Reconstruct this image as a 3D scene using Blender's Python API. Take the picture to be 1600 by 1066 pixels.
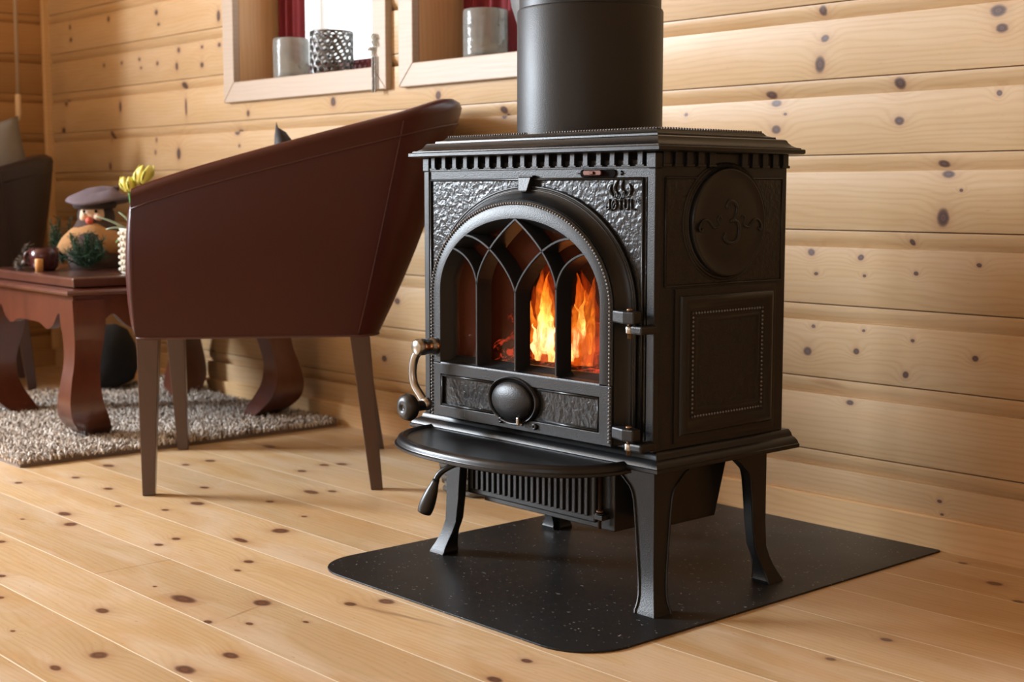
import bpy, bmesh, math, random
from mathutils import Vector, Matrix, noise as mnoise
random.seed(7)
PI=math.pi; sin=math.sin; cos=math.cos
sc=bpy.context.scene; COL=sc.collection
for o in list(bpy.data.objects): bpy.data.objects.remove(o)

# ------------------------------------------------------------------ camera
cd=bpy.data.cameras.new('camera'); cam=bpy.data.objects.new('camera',cd); COL.objects.link(cam)
cd.lens=49.94; cd.sensor_width=36; cd.clip_start=.05; cd.clip_end=200
fx,fy=-0.74062,0.66377
cam.matrix_world=Matrix(((0.66700,-0.07768,0.74097,0),(0.74505,0.06955,-0.66338,0),(0.0,0.99455,0.10442,0.62),(0,0,0,1)))
_m=cam.matrix_world.to_3x3(); _q=_m.to_quaternion(); cam.rotation_mode='QUATERNION'; cam.location=(0,0,.62); cam.rotation_quaternion=_q
cd.dof.use_dof=True; cd.dof.focus_distance=2.18; cd.dof.aperture_fstop=6.6
sc.camera=cam
# ------------------------------------------------------------------ world, exposure
w=bpy.data.worlds.new('world'); sc.world=w; w.use_nodes=True
bg=w.node_tree.nodes['Background']; bg.inputs[0].default_value=(.93,.96,1,1); bg.inputs[1].default_value=3.0
sc.view_settings.view_transform='Standard'; sc.view_settings.look='None'; sc.view_settings.gamma=1
sc.view_settings.use_curve_mapping=False; sc.view_settings.exposure=-0.18
def area(name,loc,direction,sx,sy,power,col=(1,1,1)):
    l=bpy.data.lights.new(name,'AREA'); l.shape='RECTANGLE'; l.size=sx; l.size_y=sy; l.energy=power; l.color=col
    o=bpy.data.objects.new(name,l); COL.objects.link(o); o.location=loc
    o.rotation_euler=Vector(direction).to_track_quat('-Z','Z').to_euler(); return o
# daylight through the big window in the left wall and the window behind the camera
area('daylight_side_window',(-5.16,-.65,1.5),(1,.15,0),1.05,1.2,500,(.82,.91,1.0))
area('daylight_rear_window',(.2,-2.93,1.5),(0,1,0),2.0,1.4,3,(1,.97,.93))

# ------------------------------------------------------------------ helpers
def mark(o,label=None,cat=None,group=None,kind=None):
    if label:o['label']=label
    if cat:o['category']=cat
    if group:o['group']=group
    if kind:o['kind']=kind
    return o
def root(name,loc,rz=0):
    o=bpy.data.objects.new(name,None); COL.objects.link(o); o.location=loc; o.rotation_euler=(0,0,rz)
    o.empty_display_size=.05; return o
def wloc(p):
    while p.parent: p=p.parent
    return Vector(p.location)
def fin(name,bm,mat,parent=None,smooth=False,bevel=0,local=False,segs=2,ang=30,sub=0,recalc=True):
    if recalc: bmesh.ops.recalc_face_normals(bm,faces=bm.faces)
    if parent is not None and not local: bmesh.ops.translate(bm,verts=bm.verts,vec=-wloc(parent))
    me=bpy.data.meshes.new(name); bm.to_mesh(me); bm.free()
    o=bpy.data.objects.new(name,me); COL.objects.link(o)
    if mat: me.materials.append(mat)
    if parent is not None: o.parent=parent
    if smooth:
        for p in me.polygons: p.use_smooth=True
    if bevel:
        m=o.modifiers.new('bevel','BEVEL'); m.width=bevel; m.segments=segs; m.limit_method='ANGLE'; m.angle_limit=math.radians(ang)
        m.harden_normals=False
    if sub:
        m=o.modifiers.new('sub','SUBSURF'); m.levels=sub; m.render_levels=sub
    return o
def smooth_angle(o,deg=35):
    me=o.data
    for p in me.polygons: p.use_smooth=True
    bm=bmesh.new(); bm.from_mesh(me)
    for e in bm.edges:
        if len(e.link_faces)==2 and e.calc_face_angle(0)>math.radians(deg): e.smooth=False
    bm.to_mesh(me); bm.free(); return o
def BM(): return bmesh.new()
def box(bm,x0,x1,y0,y1,z0,z1):
    v=[bm.verts.new(p) for p in ((x0,y0,z0),(x1,y0,z0),(x1,y1,z0),(x0,y1,z0),(x0,y0,z1),(x1,y0,z1),(x1,y1,z1),(x0,y1,z1))]
    for f in ((0,3,2,1),(4,5,6,7),(0,1,5,4),(1,2,6,5),(2,3,7,6),(3,0,4,7)): bm.faces.new([v[i] for i in f])
    return v
def loft(bm,rings,closed=True,cap0=True,cap1=True):
    R=[[bm.verts.new(p) for p in r] for r in rings]; n=len(R[0])
    for a,b in zip(R,R[1:]):
        for i in range(n if closed else n-1):
            j=(i+1)%n; bm.faces.new((a[i],a[j],b[j],b[i]))
    if closed and cap0: bm.faces.new(R[0][::-1])
    if closed and cap1: bm.faces.new(R[-1])
    return R
def lathe(bm,prof,n=32,c=(0,0,0),axis='Z',sx=1,sy=1,cap=True):
    rings=[]
    for r,h in prof:
        ring=[]
        for i in range(n):
            a=2*PI*i/n; u=cos(a)*r*sx; v=sin(a)*r*sy
            if axis=='Z': p=(u,v,h)
            elif axis=='Y': p=(u,h,v)
            else: p=(h,u,v)
            ring.append((p[0]+c[0],p[1]+c[1],p[2]+c[2]))
        rings.append(ring)
    loft(bm,rings,True,cap,cap)
def frames(pts):
    T=[]
    for i in range(len(pts)):
        a=pts[max(0,i-1)]; b=pts[min(len(pts)-1,i+1)]; T.append((b-a).normalized())
    return T
def tube(bm,pts,r,n=8,up=None,cap=True,closed=False,sq=(1,1)):
    pts=[Vector(p) for p in pts]
    if closed: 
        m=len(pts); T=[(pts[(i+1)%m]-pts[i-1]).normalized() for i in range(m)]
    else: T=frames(pts)
    u=Vector(up) if up else (Vector((0,0,1)) if abs(T[0].z)<.9 else Vector((1,0,0)))
    rings=[]
    for i,(p,t) in enumerate(zip(pts,T)):
        a=(u-t*u.dot(t)).normalized(); b=t.cross(a)
        if not up: u=a
        rr=r[i] if isinstance(r,(list,tuple)) else r
        rings.append([p+a*cos(2*PI*k/n)*rr*sq[0]+b*sin(2*PI*k/n)*rr*sq[1] for k in range(n)])
    if closed: rings.append(rings[0]); 
    if closed:
        R=[[bm.verts.new(p) for p in q] for q in rings[:-1]]; R.append(R[0])
        for a,b in zip(R,R[1:]):
            for k in range(n): bm.faces.new((a[k],a[(k+1)%n],b[(k+1)%n],b[k]))
    else: loft(bm,rings,True,cap,cap)
def prism(bm,poly,y0,y1,axis='Y'):
    # poly of 2D points; axis Y: (x,z) ; axis X: (y,z); axis Z: (x,y)
    def P(a,b,h): return {'Y':(a,h,b),'X':(h,a,b),'Z':(a,b,h)}[axis]
    loft(bm,[[P(a,b,y0) for a,b in poly],[P(a,b,y1) for a,b in poly]])
def ball(bm,c,r,seg=10,ring=6,s=(1,1,1)):
    M=Matrix.Translation(c)@Matrix.Diagonal((r*s[0],r*s[1],r*s[2],1))
    bmesh.ops.create_uvsphere(bm,u_segments=seg,v_segments=ring,radius=1,matrix=M)
def bez(p0,c1,c2,p3,n=12):
    o=[]
    for i in range(n+1):
        t=i/n;o.append(tuple((1-t)**3*a+3*(1-t)**2*t*b+3*(1-t)*t*t*c+t**3*d for a,b,c,d in zip(p0,c1,c2,p3)))
    return o
def catmull(P,n=6):
    P=[Vector(p) for p in P]; out=[]
    for i in range(len(P)-1):
        a=P[max(0,i-1)];b=P[i];c=P[i+1];d=P[min(len(P)-1,i+2)]
        for k in range(n):
            t=k/n; out.append(.5*((2*b)+(c-a)*t+(2*a-5*b+4*c-d)*t*t+(-a+3*b-3*c+d)*t**3))
    out.append(P[-1]); return out
def clamp(x,a=0,b=1): return max(a,min(b,x))
def lerp(a,b,t): return a+(b-a)*t
def copy_tree(o,parent=None):
    c=o.copy(); COL.objects.link(c); c.parent=parent
    for ch in o.children: copy_tree(ch,c)
    return c

# ------------------------------------------------------------------ materials
class NT:
    def __init__(s,name):
        s.m=bpy.data.materials.new(name); s.m.use_nodes=True; s.t=s.m.node_tree; s.n=s.t.nodes; s.l=s.t.links
        s.n.clear(); s.out=s.n.new('ShaderNodeOutputMaterial')
    def N(s,t,**k):
        n=s.n.new(t)
        for a,b in k.items(): setattr(n,a,b)
        return n
    def set(s,sock,v):
        if isinstance(v,bpy.types.NodeSocket): s.l.new(v,sock)
        else: sock.default_value=v
    def math(s,op,a,b=None,c=None,clampv=False):
        n=s.N('ShaderNodeMath',operation=op,use_clamp=clampv); s.set(n.inputs[0],a)
        if b is not None: s.set(n.inputs[1],b)
        if c is not None: s.set(n.inputs[2],c)
        return n.outputs[0]
    def vec(s,x=0.,y=0.,z=0.):
        n=s.N('ShaderNodeCombineXYZ'); [s.set(n.inputs[i],v) for i,v in enumerate((x,y,z))]; return n.outputs[0]
    def obj(s):
        t=s.N('ShaderNodeTexCoord'); return t.outputs['Object']
    def sep(s,v):
        n=s.N('ShaderNodeSeparateXYZ'); s.l.new(v,n.inputs[0]); return n.outputs
    def noise(s,v,scale,detail=3,rough=.5,dist=0,out=0):
        n=s.N('ShaderNodeTexNoise'); 
        if v is not None: s.l.new(v,n.inputs['Vector'])
        n.inputs['Scale'].default_value=scale; n.inputs['Detail'].default_value=detail; n.inputs['Roughness'].default_value=rough
        n.inputs['Distortion'].default_value=dist; return n.outputs[out]
    def ramp(s,f,stops,interp='LINEAR'):
        n=s.N('ShaderNodeValToRGB'); n.color_ramp.interpolation=interp; e=n.color_ramp.elements
        while len(e)<len(stops): e.new(.5)
        for i,(p,c) in enumerate(stops):
            e[i].position=p; e[i].color=(c,c,c,1) if not hasattr(c,'__len__') else (*c,1)
        s.l.new(f,n.inputs[0]); return n.outputs[0]
    def mix(s,f,a,b,blend='MIX'):
        n=s.N('ShaderNodeMix',data_type='RGBA',blend_type=blend); s.set(n.inputs[0],f)
        for i,v in ((6,a),(7,b)):
            s.set(n.inputs[i],v if isinstance(v,bpy.types.NodeSocket) else (*v,1) if len(v)==3 else v)
        return n.outputs[2]
    def bump(s,h,strength=.3,dist=.002,normal=None):
        n=s.N('ShaderNodeBump'); n.inputs['Strength'].default_value=strength; n.inputs['Distance'].default_value=dist
        s.l.new(h,n.inputs['Height'])
        if normal is not None: s.l.new(normal,n.inputs['Normal'])
        return n.outputs[0]
    def pbr(s,col,rough=.5,metal=0.,normal=None,spec=.5,**k):
        p=s.N('ShaderNodeBsdfPrincipled')
        s.set(p.inputs['Base Color'],col if isinstance(col,bpy.types.NodeSocket) else (*col,1))
        s.set(p.inputs['Roughness'],rough); s.set(p.inputs['Metallic'],metal); s.set(p.inputs['Specular IOR Level'],spec)
        if normal is not None: s.l.new(normal,p.inputs['Normal'])
        for a,b in k.items(): s.set(p.inputs[a.replace('_',' ')],b)
        s.l.new(p.outputs[0],s.out.inputs[0]); return p

def simple(name,col,rough=.5,metal=0.,nscale=0,nstr=.2,var=.0,**k):
    t=NT(name); c=col; nm=None
    if var:
        f=t.noise(t.obj(),max(nscale*.1,3),3); c=t.mix(f,tuple(x*(1-var) for x in col),tuple(min(1,x*(1+var)) for x in col))
    if nscale: nm=t.bump(t.noise(t.obj(),nscale,3),nstr,.001)
    t.pbr(c,rough,metal,nm,**k); return t.m

def wood(name,plane,pw,off,light,dark,knots=(),rough=.4,seam=None,seamw=.0011,bumpseam=False,voro=False,joints=(),grain=1.,marks=(),kcol=None,coat=0.,tone=.12,kc0=(.075,.028,.014),mottle=.0):
    """boards of width pw along v; grain runs along u.  plane gives which object axes are u and v"""
    t=NT(name); P=t.sep(t.obj()); u=P['XYZ'.index(plane[0])]; v=P['XYZ'.index(plane[1])]; wv=P['XYZ'.index(({'X','Y','Z'}-set(plane)).pop())]
    vv=t.math('DIVIDE',t.math('SUBTRACT',v,off),pw); pid=t.math('FLOOR',vv)
    wn=t.N('ShaderNodeTexWhiteNoise',noise_dimensions='1D'); t.l.new(pid,wn.inputs['W']); rnd=wn.outputs['Value']
    base=t.vec(u,v,0.)
    wob=t.noise(t.vec(t.math('MULTIPLY',u,14.),t.math('MULTIPLY',v,14.),0.),1.,2,.5,0,1)
    wo=t.N('ShaderNodeVectorMath',operation='MULTIPLY_ADD'); t.l.new(wob,wo.inputs[0]); wo.inputs[1].default_value=(.009,.009,0); t.l.new(base,wo.inputs[2])
    kp=wo.outputs[0]; d=None
    if knots:
        kq=t.sep(kp); ku_=kq[0]; kv_=kq[1]
        U0=min(k[0] for k in knots)-.2; U1=max(k[0] for k in knots)+.2; fu=t.math('DIVIDE',t.math('SUBTRACT',ku_,U0),U1-U0)
        lay=[]   # layers of boards; inside one layer the knots of a board never crowd each other
        for k in sorted(knots):
            b=math.floor((k[1]-off)/pw)
            for L in lay:
                if b not in L or k[0]-L[b][-1][0]>.045: L.setdefault(b,[]).append(k); break
            else: lay.append({b:[k]})
        for L in lay:
            cur=None
            for b,ks in sorted(L.items()):
                ks=[(k[0],k[1],k[2]*.86,k[3]*.86) for k in ks]
                n=t.N('ShaderNodeValToRGB'); n.color_ramp.interpolation='CONSTANT'; e=n.color_ramp.elements
                while len(e)<len(ks): e.new(.5)
                while len(e)>len(ks): e.remove(e[-1])
                for q,k in enumerate(ks):
                    e[q].position=0 if q==0 else ((ks[q-1][0]+k[0])/2-U0)/(U1-U0)
                for q,k in enumerate(ks): e[q].color=(k[0]+.003+6,k[1]+.003,k[2]*10,k[3]*10)
                t.l.new(fu,n.inputs[0])
                if cur is None: cur=(n.outputs[0],n.outputs[1])
                else:
                    eq=t.math('COMPARE',pid,float(b),.2); al=t.N('ShaderNodeMix',data_type='FLOAT'); t.l.new(eq,al.inputs[0]); t.l.new(cur[1],al.inputs[2]); t.l.new(n.outputs[1],al.inputs[3])
                    cur=(t.mix(eq,cur[0],n.outputs[0]),al.outputs[0])
            c=t.N('ShaderNodeSeparateColor'); t.l.new(cur[0],c.inputs[0])
            du=t.math('DIVIDE',t.math('SUBTRACT',t.math('ADD',ku_,6.),c.outputs[0]),t.math('MULTIPLY',c.outputs[2],.1)); dv=t.math('DIVIDE',t.math('SUBTRACT',kv_,c.outputs[1]),t.math('MULTIPLY',cur[1],.1))
            dd=t.math('SQRT',t.math('ADD',t.math('MULTIPLY',du,du),t.math('MULTIPLY',dv,dv)))
            d=dd if d is None else t.math('MINIMUM',d,dd)
    if voro:
        vo=t.N('ShaderNodeTexVoronoi',feature='F1'); vo.inputs['Scale'].default_value=1.
        t.l.new(t.vec(t.math('MULTIPLY',u,3.6),t.math('ADD',t.math('MULTIPLY',v,6.5),t.math('MULTIPLY',rnd,5.)),0.),vo.inputs['Vector'])
        dd=t.math('MULTIPLY',vo.outputs['Distance'],15.); d=dd if d is None else t.math('MINIMUM',d,dd)
    if d is None: d=t.math('ADD',9.,0.)
    pull=t.math('EXPONENT',t.math('MULTIPLY',t.math('MULTIPLY',d,d),-.11))
    rv=t.math('MULTIPLY',rnd,37.)
    low=t.noise(t.vec(t.math('ADD',t.math('MULTIPLY',u,1.6),rv),t.math('MULTIPLY',v,9.),rv),1.,3,.55)
    g=t.math('ADD',t.math('MULTIPLY',v,95.*grain),t.math('MULTIPLY',low,7.*grain)); g=t.math('ADD',g,t.math('MULTIPLY',pull,2.0))
    lines=t.math('ADD',.5,t.math('MULTIPLY',t.math('SINE',t.math('MULTIPLY',g,2*PI)),.5))
    lines=t.math('POWER',lines,2.2)
    fine=t.noise(t.vec(t.math('ADD',t.math('MULTIPLY',u,7.),rv),t.math('MULTIPLY',v,420.),t.math('MULTIPLY',wv,420.)),1.,3,.6)
    big=t.noise(t.vec(t.math('ADD',t.math('MULTIPLY',u,2.2),rv),t.math('MULTIPLY',v,16.),rv),1.,3,.6)
    f=t.math('ADD',t.math('MULTIPLY',lines,.20),t.math('MULTIPLY',fine,.34)); f=t.math('ADD',f,t.math('MULTIPLY',big,.52))
    f=t.math('SUBTRACT',f,.16,clampv=True)
    col=t.mix(f,light,dark)
    tn=t.math('ADD',1-tone,t.math('MULTIPLY',rnd,2*tone)); tv=t.N('ShaderNodeVectorMath',operation='SCALE'); t.l.new(col,tv.inputs[0]); t.l.new(tn,tv.inputs['Scale']); col=tv.outputs[0]
    if mottle:
        mo=t.noise(t.vec(t.math('ADD',t.math('MULTIPLY',u,2.6),rv),t.math('MULTIPLY',v,11.),rv),1.,4,.6,.8,1)
        ms=t.sep(mo); col=t.mix(t.math('MULTIPLY',t.ramp(ms[0],[(0,0),(.45,0),(.68,.55)]),mottle),col,(.70,.56,.42)); col=t.mix(t.math('MULTIPLY',t.ramp(ms[1],[(0,0),(.48,0),(.70,.55)]),mottle),col,(.50,.27,.09))
        spk=t.noise(t.vec(t.math('MULTIPLY',u,60.),t.math('MULTIPLY',v,160.),0.),1.,2,.5); col=t.mix(t.math('MULTIPLY',t.ramp(spk,[(0,0),(.68,0),(.76,.4)]),mottle),col,(.22,.10,.04))
    halo=t.ramp(t.math('MULTIPLY',d,.25),[(0,.75),(.28,.34),(.55,.08),(1,0)]); hc=kcol or (.30,.12,.05)
    col=t.mix(halo,col,hc)
    kd=t.math('MULTIPLY',t.math('ADD',d,t.math('MULTIPLY',fine,.3)),.4)
    kc=t.ramp(kd,[(0,kc0),(.16,tuple(x*2.2 for x in kc0)),(.27,tuple(x*.8 for x in kc0)),(.34,tuple(x*1.6 for x in kc0)),(.42,tuple(x*.8 for x in kc0)),(.55,(.2,.09,.045))])
    kf=t.ramp(kd,[(0,.97),(.36,.93),(.54,0)])
    col=t.mix(t.math('MULTIPLY',kf,.95),col,kc)
    for (mu,mv,ru,rvv,ang,amt,mc) in marks:
        m=t.N('ShaderNodeMapping',vector_type='TEXTURE'); t.l.new(kp,m.inputs[0]); m.inputs['Location'].default_value=(mu,mv,0); m.inputs['Rotation'].default_value=(0,0,ang); m.inputs['Scale'].default_value=(ru,rvv,1)
        L=t.N('ShaderNodeVectorMath',operation='LENGTH'); t.l.new(m.outputs[0],L.inputs[0])
        col=t.mix(t.ramp(L.outputs['Value'],[(0,amt),(.5,amt*.7),(1,0)]),col,mc)
    h=t.math('ADD',t.math('MULTIPLY',fine,.5),t.math('MULTIPLY',lines,.15))
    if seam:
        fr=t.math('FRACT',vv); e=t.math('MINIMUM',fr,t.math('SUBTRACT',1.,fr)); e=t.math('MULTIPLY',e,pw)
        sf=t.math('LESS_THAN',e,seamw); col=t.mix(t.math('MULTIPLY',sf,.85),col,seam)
        h=t.math('SUBTRACT',h,t.math('MULTIPLY',sf,1.5))
        for (ju,jid) in joints:
            a=t.math('LESS_THAN',t.math('ABSOLUTE',t.math('SUBTRACT',u,ju)),.0009); b=t.math('COMPARE',pid,float(jid),.1)
            col=t.mix(t.math('MULTIPLY',t.math('MULTIPLY',a,b),.8),col,(.22,.1,.04))
    nm=t.bump(h,.12,.0012)
    rg=t.math('ADD',rough-.07,t.math('MULTIPLY',fine,.16))
    p=t.pbr(col,rg,0.,nm,.45)
    if coat: p.inputs['Coat Weight'].default_value=coat; p.inputs['Coat Roughness'].default_value=.22
    return t.m

FK=[(-2.937,1.212,.0125,.009),(-2.907,1.327,.014,.0101),(-2.986,1.443,.0217,.0116),(-2.75,1.327,.0147,.0106),(-2.584,1.268,.0101,.0073),(-2.588,1.157,.0218,.012),(-2.499,1.128,.0181,.013),(-2.488,1.319,.0111,.008),(-2.5,1.394,.0201,.0145),(-2.265,1.22,.0114,.0082),(-2.246,1.177,.0112,.0081),(-2.626,1.484,.0145,.0105),(-2.417,1.514,.0113,.0081),(-2.26,1.491,.0083,.006),(-2.884,1.645,.0181,.013),(-2.88,1.579,.0129,.0093),(-2.639,1.737,.0152,.0109),(-2.663,1.812,.0155,.0111),(-2.647,1.848,.0176,.0127),(-2.439,1.625,.0257,.0135),(-2.415,1.663,.0129,.0093),(-2.192,1.393,.0229,.0165),(-2.179,1.302,.0252,.009),(-2.04,1.233,.0127,.0091),(-2.004,1.19,.0083,.006),(-1.915,1.042,.032,.0152),(-1.818,1.121,.0191,.0137),(-1.739,1.052,.0082,.0059),(-1.786,1.01,.0101,.0073),(-1.941,.921,.0162,.0101),(-1.752,.827,.0183,.0132),(-1.743,.761,.0137,.0079),(-1.933,.782,.0056,.004),(-2.454,.977,.0116,.0084),(-2.23,.888,.0106,.0077),(-2.111,.837,.0081,.0058),(-2.598,1.078,.0062,.0044),(-2.008,1.044,.005,.0036),(-1.622,.884,.023,.0126),(-1.633,.957,.018,.0109),(-1.723,1.217,.0132,.0095),(-2.952,1.845,.0266,.0191),(-1.351,1.239,.0109,.0078),(-1.131,2.046,.0163,.0118),(-1.055,1.982,.0105,.0076),(-1.691,1.117,.0072,.0042),(-1.697,1.266,.0174,.0125),(-1.325,1.16,.0147,.0086),(-1.084,1.671,.0106,.0076),(-1.086,1.546,.009,.0065),(-1.232,2.122,.01,.0072)]
WK=[(-1.582,.95,.0103,.0099),(-1.575,.9,.0103,.0074),(-1.584,.854,.0126,.0177),(-1.233,.917,.017,.0115),(-1.225,.887,.0127,.0092),(-1.698,.805,.0152,.0084),(-1.681,.788,.014,.0075),(-1.661,.768,.0046,.0029),(-1.905,.775,.0055,.004),(-1.682,.739,.0128,.01),(-1.417,.809,.0132,.0119),(-1.415,.746,.0121,.0087),(-1.227,.784,.0063,.0053),(-1.327,.669,.0129,.0078),(-1.315,.65,.015,.0077),(-1.29,.624,.0043,.0031),(-1.324,.577,.014,.0184),(-1.384,.533,.0065,.0071),(-1.595,.511,.0091,.0074),(-1.584,.472,.0059,.0043),(-1.487,.504,.0072,.0063),(-1.477,.471,.0043,.0031),(-1.372,.479,.0057,.0041),(-1.251,.499,.0062,.0045),(-1.586,.372,.0052,.0043),(-1.476,.372,.0044,.0031),(-1.375,.362,.005,.0041),(-1.598,.325,.0112,.0091),(-1.49,.333,.008,.0063),(-1.253,.34,.0069,.0055),(-1.387,.3,.0071,.0072),(-1.501,.238,.0103,.0053),(-1.311,.085,.0057,.0036),(-1.306,.063,.0043,.0026),(-4.084,1.177,.0118,.0096),(-4.071,1.14,.0088,.0053),(-3.71,1.132,.0124,.0188),(-3.948,1.052,.0101,.0093),(-3.809,1.05,.0084,.006),(-3.709,1.049,.011,.0069),(-4.204,1.042,.0083,.0065),(-4.325,1.036,.0085,.0067),(-4.086,1.019,.0088,.0074),(-3.964,1.004,.0094,.0135),(-3.812,.997,.0112,.0091),(-4.193,1.015,.0075,.0054),(-3.926,.944,.0185,.0123),(-3.912,.879,.0071,.0307),(-4.343,.898,.0093,.0194),(-4.746,.928,.0133,.0131),(-4.774,.836,.015,.012),(-4.409,.807,.014,.0191),(-4.426,.707,.0094,.0146),(-4.105,.784,.0066,.0096),(-4.113,.747,.0066,.0085),(-3.964,.739,.0143,.0207),(-3.618,.794,.0161,.0096),(-3.607,.756,.0067,.0058),(-4.408,1.186,.0094,.0102),(-4.694,1.139,.0115,.0083),(-4.698,1.182,.0083,.0095),(-4.45,1.038,.0079,.0079),(-3.134,.858,.0129,.0139),(-3.557,.845,.0094,.0102),(-2.694,.853,.0117,.0127),(-2.46,.809,.0148,.0107),(-2.453,.794,.0092,.0067),(-2.83,.489,.0121,.0116),(-3.027,.421,.0126,.0091),(-2.863,.346,.0122,.0088),(-2.808,.573,.01,.0072),(-2.92,.195,.0124,.0089)]
PLW=.1385; FOFF=.865
PL=(.66,.480,.275); PD=(.42,.245,.095)
M={}
M['floor']=wood('pine_floor','XY',PLW,FOFF,PL,PD,FK,.36,seam=(.90,.82,.66),seamw=.0011,joints=((-2.142,1),),coat=.16,mottle=1.,  # pale seam colour carries the highlight along the board bevels
  marks=((-1.62,1.241,.115,.006,.2,.6,(.2,.11,.06)),(-1.66,1.232,.06,.012,.2,.35,(.3,.17,.08)),(-1.79,1.075,.004,.05,.35,.55,(.2,.1,.05))))
WP=.1368
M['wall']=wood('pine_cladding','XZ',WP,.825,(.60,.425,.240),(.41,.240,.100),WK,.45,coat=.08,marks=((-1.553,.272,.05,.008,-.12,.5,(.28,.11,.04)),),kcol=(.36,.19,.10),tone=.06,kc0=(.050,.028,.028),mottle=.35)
M['wall_y']=wood('pine_cladding_side','YZ',WP,.825,(.46,.26,.105),(.31,.145,.045),(),.45,voro=True)  # pine darkened: shade of the unlit left wall in the colour, less bounce
M['ceiling']=wood('pine_ceiling','XY',.12,0,(.50,.34,.19),(.38,.22,.10),(),.6,seam=(.3,.2,.1))
M['trim']=wood('pale_pine_trim','XZ',5.,-2.,(.47,.38,.30),(.38,.29,.21),(),.5,grain=.8)
M['skirt']=wood('pine_skirting','XZ',5.,-2.2,(.72,.49,.26),(.5,.28,.11),(),.4,grain=1.)
M['reveal']=wood('pine_reveal','ZY',5.,-2.4,(.70,.47,.25),(.50,.29,.13),(),.45,grain=.7)
M['redpaint']=simple('dark_red_paint',(.16,.018,.014),.45)
M['curtain']=simple('maroon_curtain',(.17,.012,.018),.85,nscale=600,nstr=.2)
M['whitepaint']=simple('white_paint',(.75,.75,.74),.4)

def iron(name,col=(.0105,.011,.012),rough=.40,scale=560.,strength=.38,dist=.0009,big=0.,bigd=.003,bscale=110.):
    t=NT(name); o=t.obj(); n=t.noise(o,scale,2,.6); nm=t.bump(n,strength,dist)
    if big:
        b=t.noise(o,bscale,1.5,.5,.4); nm=t.bump(b,big,bigd,nm)
    dn=t.noise(o,9.,4,.6); rg=t.math('ADD',rough-.06,t.math('MULTIPLY',dn,.12))
    t.pbr(col,rg,0.,nm,.33); return t.m
M['iron']=iron('black_cast_iron')
M['iron_plain']=iron('black_iron_smooth',rough=.31,strength=.16)
M['iron_ham']=iron('black_cast_iron_hammered',rough=.30,strength=.2,big=.36,bigd=.0042,bscale=120.)
M['pipe']=iron('black_flue_paint',(.014,.0135,.0135),.46,500.,.22)
def mat_metal():
    t=NT('black_floor_plate'); o=t.obj()
    n=t.noise(o,4.,5,.6); s=t.noise(t.vec(t.math('MULTIPLY',t.sep(o)[0],30.),t.math('MULTIPLY',t.sep(o)[1],6.),0.),1.,4,.7)
    dust=t.ramp(t.noise(o,170.,1,.5),[(0,0),(.725,0),(.75,1)])
    c=t.mix(n,(.010,.010,.010),(.020,.019,.019)); c=t.mix(t.math('MULTIPLY',dust,.7),c,(.35,.33,.3))
    c=t.mix(t.ramp(s,[(0,0),(.62,0),(.8,.2)]),c,(.12,.12,.12))
    t.pbr(c,t.math('ADD',.30,t.math('MULTIPLY',n,.22)),0.,t.bump(t.noise(o,300.,2),.1,.0005),.2); return t.m
M['plate']=mat_metal()
M['bead']=simple('worn_iron_beading',(.16,.16,.165),.30,.6)
M['chrome']=simple('worn_nickel',(.36,.345,.32),.28,1.,nscale=120,nstr=.15)
M['pin']=simple('steel_pin',(.45,.43,.40),.3,1.)
M['bronze']=simple('worn_bronze_pin',(.28,.17,.10),.4,.9)
M['knob']=simple('black_bakelite',(.012,.011,.011),.40,0,nscale=60,nstr=.1)
M['copper']=simple('copper_slider',(.07,.028,.02),.35,.8)
M['black']=simple('soot_black',(.006,.005,.005),.9,spec=.03)
M['firebrick']=simple('fireback_brown',(.05,.032,.022),.9,nscale=30,nstr=.6,var=.4)

def leather(name,col,rough):
    t=NT(name); o=t.obj(); vo=t.N('ShaderNodeTexVoronoi',feature='DISTANCE_TO_EDGE'); t.l.new(o,vo.inputs['Vector']); vo.inputs['Scale'].default_value=420.
    h=t.ramp(vo.outputs['Distance'],[(0,0),(.15,1)]); nm=t.bump(h,.07,.0003)
    n=t.noise(o,5.,3); c=t.mix(n,tuple(x*.85 for x in col),tuple(x*1.15 for x in col))
    t.pbr(c,t.math('ADD',rough-.05,t.math('MULTIPLY',n,.1)),0.,nm,.33); return t.m
M['leather']=leather('maroon_brown_leather',(.050,.0090,.0060),.34)
M['leather2']=leather('dark_brown_leather',(.016,.007,.006),.5)
def darkwood(name,a,b,rough=.3):
    t=NT(name); P=t.sep(t.obj()); n=t.noise(t.vec(t.math('MULTIPLY',P[0],18.),t.math('MULTIPLY',P[1],18.),t.math('MULTIPLY',P[2],5.)),1.,4,.6,.5)
    t.pbr(t.mix(n,a,b),rough,0.,t.bump(n,.08,.001),.5,Coat_Weight=.8,Coat_Roughness=.28); return t.m
M['legwood']=darkwood('dark_walnut_leg',(.030,.010,.006),(.075,.027,.015),.35)
M['tablewood']=darkwood('red_brown_carved_wood',(.045,.010,.005),(.15,.040,.018),.25)
M['tabletop']=darkwood('red_brown_table_top',(.05,.016,.011),(.13,.045,.028),.16)
def rugm():
    t=NT('shaggy_rug_wool'); g=t.N('ShaderNodeNewGeometry'); r=g.outputs['Random Per Island']
    c=t.ramp(r,[(0,(.26,.20,.16)),(.18,(.46,.39,.33)),(.5,(.66,.59,.52)),(.85,(.82,.78,.72))],'CONSTANT'); t.pbr(c,.95,0.,None,.1); return t.m
M['rug']=rugm(); M['rugbase']=simple('rug_backing',(.20,.15,.12),.95)
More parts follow.
